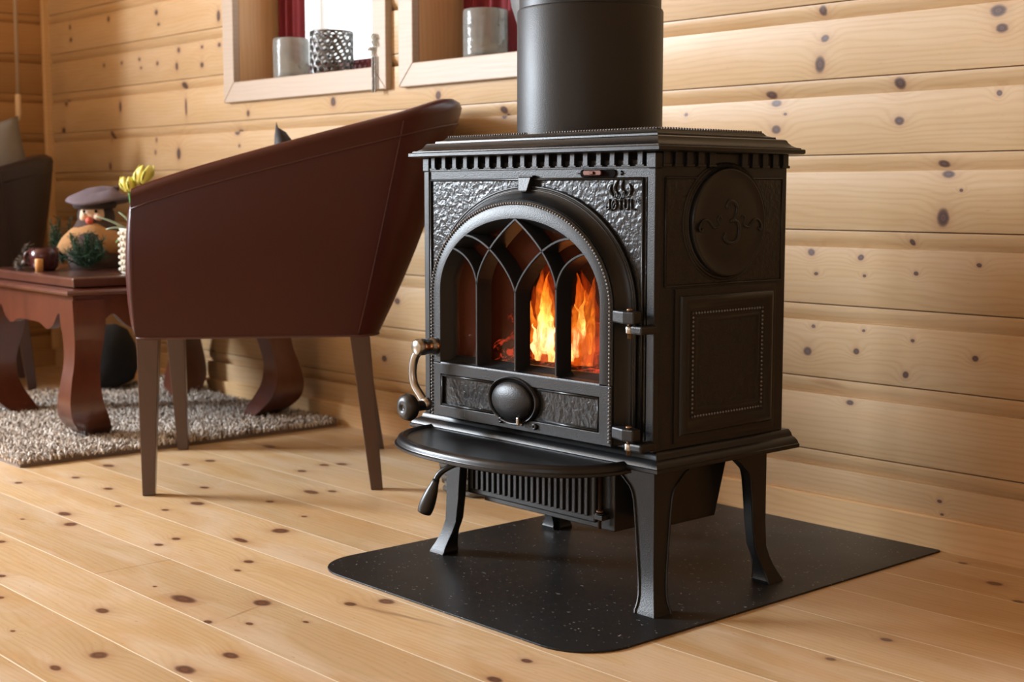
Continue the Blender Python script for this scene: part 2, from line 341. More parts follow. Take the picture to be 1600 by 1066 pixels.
def glass(name,tint,rough=.05,fac=None):
    t=NT(name); tr=t.N('ShaderNodeBsdfTransparent'); tr.inputs[0].default_value=(*tint,1)
    gl=t.N('ShaderNodeBsdfGlossy'); gl.inputs['Roughness'].default_value=rough; gl.inputs[0].default_value=(1,1,1,1)
    fr=t.N('ShaderNodeFresnel'); fr.inputs[0].default_value=1.45; mx=t.N('ShaderNodeMixShader')
    gm=t.N('ShaderNodeNewGeometry'); front=t.math('SUBTRACT',1.,gm.outputs['Backfacing'])
    t.l.new(t.math('MULTIPLY',front,t.math('MULTIPLY',fr.outputs[0],fac or 1.)),mx.inputs[0]); t.l.new(tr.outputs[0],mx.inputs[1]); t.l.new(gl.outputs[0],mx.inputs[2]); t.l.new(mx.outputs[0],t.out.inputs[0]); return t.m
M['stoveglass']=glass('smoky_ceramic_glass',(.86,.70,.62),.06,.5)
def sootglass():
    m=M['stoveglass']; nt=m.node_tree; out=[n for n in nt.nodes if n.type=='OUTPUT_MATERIAL'][0]; src=out.inputs[0].links[0].from_socket
    df=nt.nodes.new('ShaderNodeBsdfDiffuse'); df.inputs[0].default_value=(.10,.030,.018,1)
    tc=nt.nodes.new('ShaderNodeTexCoord'); nz=nt.nodes.new('ShaderNodeTexNoise'); nz.inputs['Scale'].default_value=9.; nt.links.new(tc.outputs['Object'],nz.inputs['Vector'])
    mu=nt.nodes.new('ShaderNodeMath'); mu.operation='MULTIPLY'; nt.links.new(nz.outputs[0],mu.inputs[0]); mu.inputs[1].default_value=.42
    mx=nt.nodes.new('ShaderNodeMixShader'); nt.links.new(mu.outputs[0],mx.inputs[0]); nt.links.new(src,mx.inputs[1]); nt.links.new(df.outputs[0],mx.inputs[2]); nt.links.new(mx.outputs[0],out.inputs[0])
sootglass()
M['pane']=glass('window_glass',(.98,.99,.98),.02)
def frosted():
    t=NT('mercury_glass'); o=t.obj(); n=t.noise(o,28.,4,.6); sp=t.N('ShaderNodeTexVoronoi'); t.l.new(o,sp.inputs['Vector']); sp.inputs['Scale'].default_value=45.
    bub=t.ramp(sp.outputs['Distance'],[(0,1),(.25,0)])
    p=t.pbr(t.mix(n,(.75,.77,.73),(.92,.94,.90)),.14,0.,t.bump(t.math('ADD',n,bub),.5,.004),.8)
    p.inputs['Transmission Weight'].default_value=.85; p.inputs['IOR'].default_value=1.3; return t.m
M['jar']=frosted()
M['silver']=simple('tarnished_silver_wire',(.15,.145,.14),.30,1.)
M['grey']=simple('grey_stoneware',(.16,.165,.165),.5,0,nscale=30,nstr=.2,var=.25)

# ------------------------------------------------------------------ room
XL,XR,YB,YF,ZC=-4.89,1.5,2.175,-3.0,2.5
WZ0,WZ1=.933,2.05
W1=(-3.605,-2.937); W2=(-2.772,-2.10)
def clad_profile(z0,z1):
    """(depth, z): depth into the wall; flat face with a hollow under each groove"""
    z=.825-WP*math.ceil(.825/WP); pts=[]
    while z<z1+WP:
        # groove at z : board below has cove z-.030..z
        for dz,dp in ((-.0322,0.),(-.0315,.0006),(-.0312,.0140),(-.0290,.0128),(-.0240,.0086),(-.0180,.0048),(-.0110,.0020),(-.0045,.0008),(-.0022,.0008),(-.0018,.009),(0,.009),(.0002,.0010),(.0016,0.)):
            pts.append((dp,z+dz))
        z+=WP
    def at(zz):
        for (d0,a),(d1,b) in zip(pts,pts[1:]):
            if a<=zz<=b: return d0+(d1-d0)*((zz-a)/(b-a) if b>a else 0)
        return 0.
    mid=[p for p in pts if z0<p[1]<z1]
    return [(at(z0),z0)]+mid+[(at(z1),z1)]
def strip(bm,prof,f0,f1):
    a=[bm.verts.new(f0(d,z)) for d,z in prof]; b=[bm.verts.new(f1(d,z)) for d,z in prof]
    for i in range(len(prof)-1): bm.faces.new((a[i],b[i],b[i+1],a[i+1]))
def clad_wall(name,mat,segs,P):
    bm=BM()
    for (a,b,z0,z1) in segs:
        pr=clad_profile(z0,z1); n=1
        strip(bm,pr,lambda d,z:P(a,d,z),lambda d,z:P(b,d,z))
    o=fin(name,bm,mat,recalc=False); mark(o,kind='structure'); smooth_angle(o,40); return o
clad_wall('wall_back',M['wall'],[(XL-.02,W1[0],0,ZC),(W1[0],W1[1],0,WZ0),(W1[0],W1[1],WZ1,ZC),(W1[1],W2[0],0,ZC),(W2[0],W2[1],0,WZ0),(W2[0],W2[1],WZ1,ZC),(W2[1],XR,0,ZC)],lambda a,d,z:(a,YB+d,z))
LW=(-1.4,0.1,.85,2.15)
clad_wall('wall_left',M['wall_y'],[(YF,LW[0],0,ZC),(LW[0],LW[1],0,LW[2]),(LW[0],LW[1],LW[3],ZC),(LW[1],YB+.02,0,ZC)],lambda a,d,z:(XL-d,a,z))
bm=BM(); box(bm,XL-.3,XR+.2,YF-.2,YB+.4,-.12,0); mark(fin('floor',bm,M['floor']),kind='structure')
bm=BM(); box(bm,XL-.3,XR+.2,YF-.2,YB+.4,ZC,ZC+.1); mark(fin('ceiling',bm,M['ceiling']),kind='structure')
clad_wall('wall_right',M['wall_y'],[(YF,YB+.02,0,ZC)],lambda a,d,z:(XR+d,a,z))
RW=(-.9,1.3,.8,2.2)
clad_wall('wall_rear',M['wall'],[(XL,RW[0],0,ZC),(RW[0],RW[1],0,RW[2]),(RW[0],RW[1],RW[3],ZC),(RW[1],XR,0,ZC)],lambda a,d,z:(a,YF-d,z))
bm=BM(); box(bm,XL-.02,-4.62,.95,1.05,0,ZC); mark(fin('light_blocker_stub',bm,M['wall']),kind='structure')  # unseen full-height stub, added to keep window light off the far left corner
# skirting
bm=BM(); prism(bm,[(YB+.003,0),(YB+.003,.058),(YB-.009,.058),(YB-.012,.055),(YB-.012,0)],XL,XR,'X'); mark(fin('baseboard_back',bm,M['skirt']),kind='structure')
bm=BM(); box(bm,XL-.003,XL+.012,YF,YB-.012,0,.058); mark(fin('baseboard_left',bm,M['wall_y'],bevel=.002),kind='structure')
bm=BM(); box(bm,XL,XL+.022,YB-.022,YB+.01,.058,ZC); mark(fin('trim_1',bm,M['skirt'],bevel=.004),kind='structure')

def window(idx,x0,x1,sash_red=True):
    r=root('window_%d'%idx,((x0+x1)/2,YB,WZ0)); mark(r,kind='structure')
    T=.057; y0=YB-.018; y1=YB+.004
    bm=BM()
    prism(bm,[(x0-T,WZ0-T),(x1+T,WZ0-T),(x1,WZ0),(x0,WZ0)],y0,y1)
    prism(bm,[(x0-T,WZ0-T+.0002),(x0,WZ0),(x0,WZ1),(x0-T,WZ1+T)],y0,y1)
    prism(bm,[(x1+T,WZ0-T+.0002),(x1,WZ0),(x1,WZ1),(x1+T,WZ1+T)],y0,y1)
    prism(bm,[(x0-T,WZ1+T),(x1+T,WZ1+T),(x1,WZ1),(x0,WZ1)],y0,y1)
    fin('window_trim',bm,M['trim'],r,bevel=.0025)
    D=.20; t=.018
    bm=BM(); box(bm,x0-t,x0,y1,YB+D,WZ0-t,WZ1+t); box(bm,x1,x1+t,y1,YB+D,WZ0-t,WZ1+t); box(bm,x0,x1,y1,YB+D,WZ1,WZ1+t)
    fin('window_reveal',bm,M['reveal'],r)
    bm=BM(); box(bm,x0,x1,y1-.0005,YB+D,WZ0-t,WZ0-.0005); fin('window_sill',bm,M['trim'],r)
    ys=YB+D-.05; s=.05
    bm=BM(); box(bm,x0,x0+s,ys,ys+.045,WZ0,WZ1); box(bm,x1-s,x1,ys,ys+.045,WZ0,WZ1); box(bm,x0+s,x1-s,ys,ys+.045,WZ0,WZ0+.05); box(bm,x0+s,x1-s,ys,ys+.045,WZ1-s,WZ1)
    fin('window_sash',bm,M['redpaint'],r,bevel=.004)
    bm=BM(); xx=x0+.14
    box(bm,xx,xx+.045,ys+.008,ys+.04,WZ0+.05,WZ1-s)
    fin('casement_stile',bm,M['whitepaint'],r,bevel=.004)
    bm=BM(); box(bm,x0+s-.004,x1-s+.004,ys+.02,ys+.024,WZ0+.046,WZ1-s+.004); fin('window_pane',bm,M['pane'],r)
    return r
window(1,*W1); window(2,*W2)
# frames of the two windows that light the room (left wall and behind the camera)
r=root('window_3',(XL,-.75,.6)); mark(r,kind='structure'); bm=BM()
for a,b,c,d in ((LW[0]-.06,LW[0],LW[2]-.06,LW[3]+.06),(LW[1],LW[1]+.06,LW[2]-.06,LW[3]+.06),(LW[0],LW[1],LW[2]-.06,LW[2]),(LW[0],LW[1],LW[3],LW[3]+.06),(-.675,-.625,LW[2],LW[3])): box(bm,XL-.02,XL+.018,a,b,c,d)
fin('window_trim',bm,M['trim'],r,bevel=.003)
bm=BM()
for a,b,c,d in ((LW[0]-.03,LW[0],LW[2]-.03,LW[3]+.03),(LW[1],LW[1]+.03,LW[2]-.03,LW[3]+.03),(LW[0],LW[1],LW[2]-.03,LW[2]),(LW[0],LW[1],LW[3],LW[3]+.03)): box(bm,XL-.29,XL-.02,a,b,c,d)
fin('window_reveal',bm,M['reveal'],r)
r=root('window_4',(.2,YF,.8)); mark(r,kind='structure'); bm=BM()
for a,b,c,d in ((RW[0]-.06,RW[0],RW[2]-.06,RW[3]+.06),(RW[1],RW[1]+.06,RW[2]-.06,RW[3]+.06),(RW[0],RW[1],RW[2]-.06,RW[2]),(RW[0],RW[1],RW[3],RW[3]+.06)): box(bm,a,b,YF-.02,YF+.018,c,d)
fin('window_trim',bm,M['trim'],r,bevel=.003)

def curtain(x0,x1,y,label):
    bm=BM(); n=60; fr=[];bk=[]
    for i in range(n+1):
        t=i/n; x=lerp(x0,x1,t); yy=y+.012*sin(t*2*PI*3.2)+.004*sin(t*2*PI*7)
        fr.append((x,yy)); bk.append((x,yy+.004))
    poly=fr+bk[::-1]
    prism(bm,poly,WZ0+.012,WZ1-.01,'Z'); o=fin('curtain',bm,M['curtain'],smooth=False); smooth_angle(o,60); mark(o,label,'curtain')
curtain(W1[0]+.012,W1[0]+.13,YB+.128,'dark red curtain gathered in the window behind the leather armchair')
curtain(W2[0]+.02,W2[0]+.24,YB+.128,'dark red curtain in the window partly hidden by the black flue pipe')

# ------------------------------------------------------------------ hearth plate
def rrect(x0,x1,y0,y1,rs,n=10):
    # rs: radii for corners (x0,y0),(x1,y0),(x1,y1),(x0,y1)
    out=[]
    for (cx,cy,a0),rr in zip(((x0,y0,PI),(x1,y0,1.5*PI),(x1,y1,0),(x0,y1,.5*PI)),rs):
        sx=1 if cx==x0 else -1; sy=1 if cy==y0 else -1
        for i in range(n+1):
            a=a0+.5*PI*i/n; out.append((cx+sx*rr+cos(a)*rr,cy+sy*rr+sin(a)*rr))
    return out
bm=BM(); prism(bm,rrect(-1.953,-1.298,1.291,2.160,(.085,.085,.006,.006)),0.0003,.0032,'Z')
mark(fin('hearth_plate',bm,M['plate'],bevel=.0008),'thin black steel floor plate with rounded front corners under the wood stove','floor plate')
HP=.0034

# ------------------------------------------------------------------ wood stove
CX=-1.624; BX0,BX1,BY0,BY1=-1.880,-1.360,1.492,1.787
ST=root('wood_stove',(CX,1.64,HP)); mark(ST,'black cast iron wood stove with an arched glass door and a fire burning inside','wood stove')
def ringrect(x0,x1,y0,y1,z): return [(x0,y0,z),(x1,y0,z),(x1,y1,z),(x0,y1,z)]
# top plate with mitred moulding
bm=BM(); px0,px1,py0,py1=-1.902,-1.338,1.470,1.803
prof=[(.014,.6765),(.002,.6775),(0,.679),(0,.6835),(.0010,.6848),(.0045,.6852),(.0050,.6868),(.010,.6878),(.0150,.6905),(.0185,.6945),(.0205,.6985),(.0230,.6998),(.0320,.7005),(.0325,.7032),(.0375,.7040),(.0420,.7055),(.0445,.7080),(.0455,.7098),(.052,.7105),(.056,.7095)]
loft(bm,[ringrect(px0+i,px1-i,py0+i,py1-i,z) for i,z in prof]); o=fin('top_plate',bm,M['iron_plain'],ST); smooth_angle(o,24)
bm=BM(); i=.0485; z=.7112
def beads_line(bm,a,b,step,r,s=(1,1,1),seg=6,ring=4):
    a=Vector(a);b=Vector(b);n=max(1,int((b-a).length/step))
    for k in range(n+1): ball(bm,a.lerp(b,k/n),r,seg,ring,s)
for a,b in (((px0+i,py0+i,z),(px1-i,py0+i,z)),((px1-i,py0+i,z),(px1-i,py1-i,z)),((px0+i,py0+i,z),(px0+i,py1-i,z))): beads_line(bm,a,b,.0058,.0021)
fin('rope_beading',bm,M['bead'],ST,smooth=True)
# body shell (hollow firebox)
bm=BM(); t=.012
box(bm,BX0,BX0+t,BY0+.002,BY1,.248,.677); box(bm,BX1-t,BX1,BY0+.002,BY1,.248,.677); box(bm,BX0+t,BX1-t,BY1-t,BY1,.248,.677)
box(bm,BX0+t,BX1-t,BY0+.002,BY1-t,.248,.262); box(bm,BX0+t,BX1-t,BY0+.002,BY1-t,.655,.667)
fin('body_shell',bm,M['iron'],ST,bevel=.002)
bm=BM(); box(bm,BX0+.03,BX0+.042,BY0+.03,BY1-.03,.335,.65); box(bm,BX1-.042,BX1-.03,BY0+.03,BY1-.03,.335,.65); box(bm,BX0+.03,BX1-.03,BY1-.042,BY1-.03,.335,.65); box(bm,BX0+.02,BX1-.02,BY0+.012,BY1-.03,.323,.335)
fin('firebox_lining',bm,M['firebrick'],ST)
# arch helpers
def arch(a,b,zs,zb,n=40):
    pts=[(-a,zb),(-a,(zb+zs)/2)]
    for k in range(n+1):
        th=PI-PI*k/n; pts.append((a*cos(th),zs+b*sin(th)))
    pts+=[(a,(zb+zs)/2),(a,zb)]; return pts
def archring(bm,o,i,y0,y1,cap=True):
    """solid U band between outlines o and i"""
    n=len(o); rings=[]
    for (ox,oz),(ix,iz) in zip(o,i):
        rings.append([(CX+ox,y0,oz),(CX+ix,y0,iz),(CX+ix,y1,iz),(CX+ox,y1,oz)])
    loft(bm,rings)
def archloft(bm,outs,close=True):
    """surface through successive outlines [(pts,y),...] as a solid band (cross-section loop)"""
    n=len(outs[0][0]); rings=[]
    for k in range(n): rings.append([(CX+p[k][0],y,p[k][1]) for p,y in outs])
    loft(bm,rings)
# front plate: flat wall with arched opening
FX0,FX1=-1.871-CX,-1.379-CX
inn=arch(.2,.148,.452,.262); no=len(inn); outp=[]
for (x,z) in inn:
    if z<=.452 and abs(x)>=.2-1e-6: outp.append((FX0 if x<0 else FX1,z))
    else:
        dx,dz=x,z-.452; L=1e9
        if dx<0: L=min(L,FX0/dx) 
        if dx>0: L=min(L,FX1/dx)
        if dz>0: L=min(L,(.650-.452)/dz)
        outp.append((dx*L,.452+dz*L))
# insert true corners
bm=BM(); archring(bm,outp,inn,1.4905,1.500)
fin('front_plate',bm,M['iron_ham'],ST)
bm=BM()
for s in (FX0,FX1):
    zc=.650; 
    # fill the small corner triangles left by the radial outline
    k=[q for q in outp if (q[0]-s)*(1 if s>0 else -1)>-.03 and q[1]>.452]
    pts=sorted(k,key=lambda q:q[1])
    side=[q for q in pts if abs(q[0]-s)<1e-4]; top=[q for q in pts if abs(q[1]-.65)<1e-4]
    if side and top:
        a=max(side,key=lambda q:q[1]); b=max(top,key=lambda q:abs(q[0])); bm=BM()
        prism(bm,[(CX+a[0],a[1]),(CX+s,zc),(CX+b[0],b[1])],1.4905,1.500); fin('front_plate_corner',bm,M['iron_ham'],ST)
bm=BM(); box(bm,BX0+.01,BX1-.01,1.4903,1.502,.248,.263)
fin('front_plate_edge',bm,M['iron_ham'],ST)
# raised fillet frame on the front
bm=BM(); y=1.4895
def bar(bm,p,q,r=.0022): tube(bm,[p,q],r,6)
x0,x1,zt=-1.866,-1.385,.6392
bar(bm,(x0,y,.26),(x0,y,zt)); bar(bm,(x1,y,.26),(x1,y,zt)); bar(bm,(x0,y,zt),(x1,y,zt))
fin('panel_fillet',bm,M['iron_plain'],ST,smooth=True)
# frieze with dentils
bm=BM(); box(bm,BX0+.013,BX1-.013,1.4945,1.51,.642,.678); 
fin('frieze_back',bm,M['black'],ST)
bm=BM(); box(bm,BX0+.012,BX1-.013,1.4892,1.4950,.6408,.6560); fin('air_band',bm,M['iron'],ST,bevel=.0006)
bm=BM(); box(bm,BX0+.011,BX1-.0125,1.4868,1.4946,.6542,.6566); fin('frieze_sill',bm,M['iron_plain'],ST,bevel=.0006)
ND=18
for k in range(ND):
    xx=lerp(-1.8575,-1.3890,k/(ND-1)); bm=BM()
    box(bm,xx-.0050,xx+.0050,1.4868,1.4946,.6570,.678); box(bm,xx-.0085,xx+.0085,1.4862,1.4946,.6564,.6588)
    fin('dentil',bm,M['iron'],ST,bevel=.0008)
for k in range(12):
    if k in (5,6): continue
    yy=lerp(1.508,1.779,k/11); bm=BM(); box(bm,BX1-.002,BX1+.0052,yy-.0078,yy+.0048,.6590,.678); box(bm,BX1-.002,BX1+.0062,yy-.0095,yy+.007,.6560,.6600)
    fin('dentil',bm,M['iron'],ST,bevel=.0008)
# corner posts
for x0,x1 in ((BX0-.001,BX0+.012),(BX1-.0135,BX1+.0015)):
    bm=BM(); box(bm,x0,x1,1.4865,1.4995,.2485,.6535); box(bm,x0-.0015,x1+.0015,1.4850,1.5005,.6540,.6755); fin('corner_post',bm,M['iron'],ST,bevel=.0012)
# air slider slot
bm=BM(); prism(bm,rrect(-1.5095,-1.4375,.6425-.001,.6545-.0015,(.0055,)*4,6),1.4870,1.4895); fin('air_slot',bm,M['black'],ST)
bm=BM(); prism(bm,rrect(-1.4975,-1.460,.6440,.6515,(.003,)*4,5),1.4805,1.4872); box(bm,-1.483,-1.474,1.478,1.482,.6455,.650); fin('air_slider',bm,M['copper'],ST,bevel=.0012)
bm=BM(); box(bm,-1.5205,-1.5135,1.4868,1.4895,.6468,.6480); fin('minus_mark',bm,M['iron_plain'],ST)
bm=BM(); box(bm,-1.4305,-1.4235,1.4868,1.4895,.6468,.6480); box(bm,-1.4276,-1.4264,1.4867,1.4895,.6440,.6508)
fin('plus_mark',bm,M['iron_plain'],ST)
# maker's lettering
def text_mesh(body,size,depth,loc,mat,name,sx=1.,rot=(PI/2,0,0),parent=ST,offset=.0):
    cu=bpy.data.curves.new(name,'FONT'); cu.body=body; cu.size=size; cu.extrude=depth; cu.align_x='CENTER'; cu.align_y='CENTER'; cu.bevel_depth=0.0; cu.offset=offset
    ob=bpy.data.objects.new(name,cu); COL.objects.link(ob)
    dg=bpy.context.evaluated_depsgraph_get(); me=bpy.data.meshes.new_from_object(ob.evaluated_get(dg))
    bpy.data.objects.remove(ob); bm=BM(); bm.from_mesh(me); bpy.data.meshes.remove(me)
    bmesh.ops.transform(bm,matrix=Matrix.Translation(loc)@Matrix.Rotation(rot[2],4,'Z')@Matrix.Rotation(rot[0],4,'X')@Matrix.Diagonal((sx,1,1,1)),verts=bm.verts)
    return fin(name,bm,mat,parent,recalc=False)
def stroke(bm,pts,x,r=.00165):
    tube(bm,[(x+a,1.4894,.5953+b) for a,b in pts],r,7); 
    for q in (pts[0],pts[-1]): ball(bm,(x+q[0],1.4894,.5953+q[1]),r,7,5)
LH=.0135
def arcp(cx,cz,rx,rz,a0,a1,n=12): return [(cx+rx*cos(math.radians(lerp(a0,a1,k/n))),cz+rz*sin(math.radians(lerp(a0,a1,k/n)))) for k in range(n+1)]
def letter(x,strokes):
    bm=BM()
    for st in strokes: stroke(bm,st,x)
    fin('raised_letter',bm,M['iron_plain'],ST,smooth=True)
letter(-1.4570,[[(.0060,LH)]+arcp(.0028,.0034,.0032,.0034,0,-165)])
letter(-1.4455,[arcp(.0042,LH/2,.0042,LH/2,0,360,20)[:-1]+[(.0084,LH/2)],[(-.0008,-.0012),(.0092,LH+.0012)]])
letter(-1.4340,[[(0,LH),(.0098,LH)],[(.0049,LH),(.0049,0)]])
letter(-1.4212,[[(0,LH),(0,.0042)]+arcp(.0041,.0042,.0041,.0042,180,360)+[(.0082,LH)]])
letter(-1.4075,[[(0,LH),(0,0),(.0066,0)]])
bm=BM()
def leafshape(bm,pts,wd,y=1.4896):
    P=catmull([(a,y,b) for a,b in pts],5); n=len(P); tube(bm,P,[max(.0002,wd*sin(PI*clamp(k/(n-1),.04,.97))**.8) for k in range(n)],6)
lx=-1.4265; lz=.6135
leafshape(bm,[(lx-.016,lz+.000),(lx-.0235,lz+.008),(lx-.020,lz+.018)],.0028)
leafshape(bm,[(lx-.009,lz+.004),(lx-.0145,lz+.013),(lx-.007,lz+.0245)],.0028)
leafshape(bm,[(lx+.003,lz+.006),(lx-.0005,lz+.015),(lx+.003,lz+.024)],.0026)
leafshape(bm,[(lx+.014,lz+.002),(lx+.018,lz+.010),(lx+.0135,lz+.0195)],.0028)
tube(bm,catmull([(lx-.019,1.4885,lz+.001),(lx-.013,1.4885,lz-.0005),(lx-.0105,1.4885,lz+.007),(lx-.002,1.4885,lz-.0035),(lx+.005,1.4885,lz+.009),(lx+.007,1.4885,lz+.0005),(lx+.014,1.4885,lz+.001),(lx+.0175,1.4885,lz+.006)],5),.0010,6)
fin('flame_emblem',bm,M['iron_plain'],ST,smooth=True)
bm=BM(); tube(bm,[(-1.3945+.0028*cos(a),1.489,.6062+.0034*sin(a)) for a in [2*PI*k/12 for k in range(12)]],.0006,5,closed=True); fin('registered_mark',bm,M['iron_plain'],ST)
# surround cove of the door + outer fillet + keystone
def A(k,dz=0,zb=.255): # outline at outward offset k from bead
    return arch(.2045+k,.151+k*1.02,.452,zb)
bm=BM(); archloft(bm,[(A(.0055),1.4635),(A(.0075),1.470),(A(.011),1.477),(A(.0165),1.483),(A(.0225),1.4858),(A(.0225),1.4915),(A(.004),1.4915),(A(.003),1.4645)])
o=fin('door_surround',bm,M['iron_plain'],ST); smooth_angle(o,50)
for k,rr in ((.0245,.0021),(.0195,.0012)):
    bm=BM(); tube(bm,[(CX+x,1.4868 if k>.02 else 1.4845,z) for x,z in A(k)],rr,6,up=(0,1,0)); fin('arch_fillet',bm,M['iron_plain'],ST,smooth=True)
bm=BM(); kx=CX-.001
prism(bm,[(kx-.0165,.6455),(kx+.0165,.6455),(kx+.0165,.6425),(kx-.0165,.6425)],1.482,1.4905)
rings=[[(kx-.0145,1.480,.6425),(kx+.0145,1.480,.6425),(kx+.0145,1.491,.6425),(kx-.0145,1.491,.6425)],[(kx-.0095,1.476,.6215),(kx+.0095,1.476,.6215),(kx+.0095,1.491,.6215),(kx-.0095,1.491,.6215)]]
loft(bm,rings); prism(bm,[(kx-.011,.6205),(kx+.011,.6205),(kx+.011,.6225),(kx-.011,.6225)],1.474,1.491)
fin('keystone',bm,M['iron'],ST,bevel=.0015)

# ---- door
YD=1.460
bm=BM()
O=lambda k,zb:arch(.2045+k,.151+k*1.02,.452,zb)
I=lambda k:arch(.1835-k,.120-k*1.0,.460,.342)
archloft(bm,[(O(.0035,.342),YD+.002),(O(.001,.342),YD),(I(0),YD),(I(.0012),YD+.0015),(I(.0045),YD+.010),(I(.010),YD+.016),(I(.0135),YD+.026),(I(.0135),YD+.030),(O(.0035,.342),YD+.030)])
DOOR=fin('stove_door',bm,M['iron'],ST); smooth_angle(DOOR,40)
# lower door panel as rectangle frame with two sunk fields
lx0,lx1=CX-.208,CX+.208
sx0,sx1,sz0,sz1=CX-.1825,CX+.1825,.2705,.3225
bm=BM()
box(bm,lx0,lx1,YD+.0055,YD+.030,.2525,.342)
def fr_(x0,x1,z0,z1,y): return [(x0,y,z0),(x1,y,z0),(x1,y,z1),(x0,y,z1)]
loft(bm,[fr_(lx0,lx1,.2525,.3405,YD+.0056),fr_(lx0,lx1,.2525,.3405,YD+.0008),fr_(lx0+.0008,lx1-.0008,.2533,.3400,YD),fr_(sx0-.0008,sx1+.0008,sz0-.0008,sz1+.0008,YD),fr_(sx0,sx1,sz0,sz1,YD+.0008),fr_(sx0,sx1,sz0,sz1,YD+.0056)],cap0=False,cap1=False)
# sloping sill under the window
prism(bm,[(YD,.3400),(YD+.001,.3425),(YD+.012,.3445),(YD+.026,.3525),(YD+.030,.3525),(YD+.030,.3400)],CX-.1835,CX+.1835,'X')
fin('lower_frame',bm,M['iron'],DOOR,bevel=.0008)
bm=BM(); box(bm,sx0,sx1,YD+.0042,YD+.0056,sz0,sz1); fin('textured_field',bm,M['iron_ham'],DOOR)
for a,b in ((CX-.180,CX-.052),(CX+.052,CX+.180)):
    bm=BM()
    for zz in (sz0+.002,sz1-.002): bar(bm,(a,YD+.0015,zz),(b,YD+.0015,zz),.0020)
    e=a if a<CX-.1 else b; bar(bm,(e,YD+.0015,sz0+.002),(e,YD+.0015,sz1-.002),.0020)
    fin('field_border',bm,M['iron_plain'],DOOR,smooth=True)
# oval medallion
mc=(CX-.004,0,.2975)
bm=BM(); 
lathe(bm,[(.0505,YD+.004),(.0515,YD-.0025),(.053,YD-.004),(.055,YD-.0045),(.0565,YD-.0035),(.058,YD+.003),(.058,YD+.006)],48,(mc[0],0,mc[2]),'Y',1,.66); o=fin('medallion_ring',bm,M['iron_plain'],DOOR); smooth_angle(o,50)
bm=BM(); lathe(bm,[(.0515,YD+.0035),(.0515,YD-.0010),(.0005,YD-.0011)],48,(mc[0],0,mc[2]),'Y',1,.66); fin('medallion_recess',bm,M['black'],DOOR)
bm=BM(); lathe(bm,[(.0455,YD+.003),(.0452,YD-.004),(.043,YD-.0068),(.035,YD-.010),(.026,YD-.0128),(.014,YD-.0145),(.004,YD-.015),(.0005,YD-.015)],48,(mc[0],0,mc[2]),'Y',1,.66); fin('medallion',bm,M['iron'],DOOR,smooth=True)
bm=BM(); box(bm,mc[0]+.0165,mc[0]+.029,YD-.009,YD-.003,.2615,.2655); box(bm,mc[0]+.019,mc[0]+.0245,YD-.012,YD-.004,.262,.2745); fin('medallion_catch',bm,M['chrome'],DOOR,bevel=.0015)
for dx in (-.027,.051):
    bm=BM(); lathe(bm,[(.0052,YD+.001),(.0052,YD-.003),(.004,YD-.0042),(.0018,YD-.0042),(.0016,YD-.002)],16,(mc[0]+dx,0,.2625+(0.0015 if dx<0 else 0)),'Y')
    fin('screw_boss',bm,M['iron_plain'],DOOR,smooth=True)
# bead chain round the door
bm=BM(); path=[Vector((CX+x,YD+.0005,z)) for x,z in arch(.2045,.151,.452,.2545,80)]
acc=0; last=path[0]; ball(bm,last,.0024,6,4)
for a,b in zip(path,path[1:]):
    L=(b-a).length; s=0
    while acc+(L-s)>=.0056:
        s+=.0056-acc; acc=0; ball(bm,a+(b-a)*(s/L)+Vector((0,-.0010,0)),.0024,6,4)
    acc+=L-s
fin('bead_chain',bm,M['bead'],DOOR,smooth=True)
# glass
bm=BM(); prism(bm,[(CX+x,z) for x,z in arch(.1815,.118,.460,.340)],YD+.0265,YD+.0295); fin('door_glass',bm,M['stoveglass'],DOOR)
# tracery
def fin_sweep(bm,pts):
    """mullion: narrow front edge, wide at the back"""
    P=[Vector((CX+x,0,z)) for x,z in pts]; T=frames(P); rings=[]
    for p,t in zip(P,T):
        n=Vector((t.z,0,-t.x))
        rings.append([p+n*w+Vector((0,y,0)) for w,y in ((.0014,YD-.0002),(.0022,YD+.0015),(.0072,YD+.0255),(-.0072,YD+.0255),(-.0022,YD+.0015),(-.0014,YD-.0002))])
    loft(bm,rings)
for mx in (-.0915,0,.0915):
    bm=BM(); fin_sweep(bm,[(mx,.3445),(mx,.40),(mx,.4755 if mx else .467)]); fin('mullion',bm,M['iron_plain'],DOOR)
S=[((-.0915,.475),(-.085,.52),(-.03,.56),(0,.5785)),((0,.466),(-.012,.50),(-.07,.55),(-.119,.5515)),((-.0915,.475),(-.096,.505),(-.118,.522),(-.1500,.530))]
for s in S:
    for m in (1,-1):
        bm=BM(); fin_sweep(bm,[(x*m,z) for x,z in bez(*s,16)]); fin('tracery_arch',bm,M['iron_plain'],DOOR)
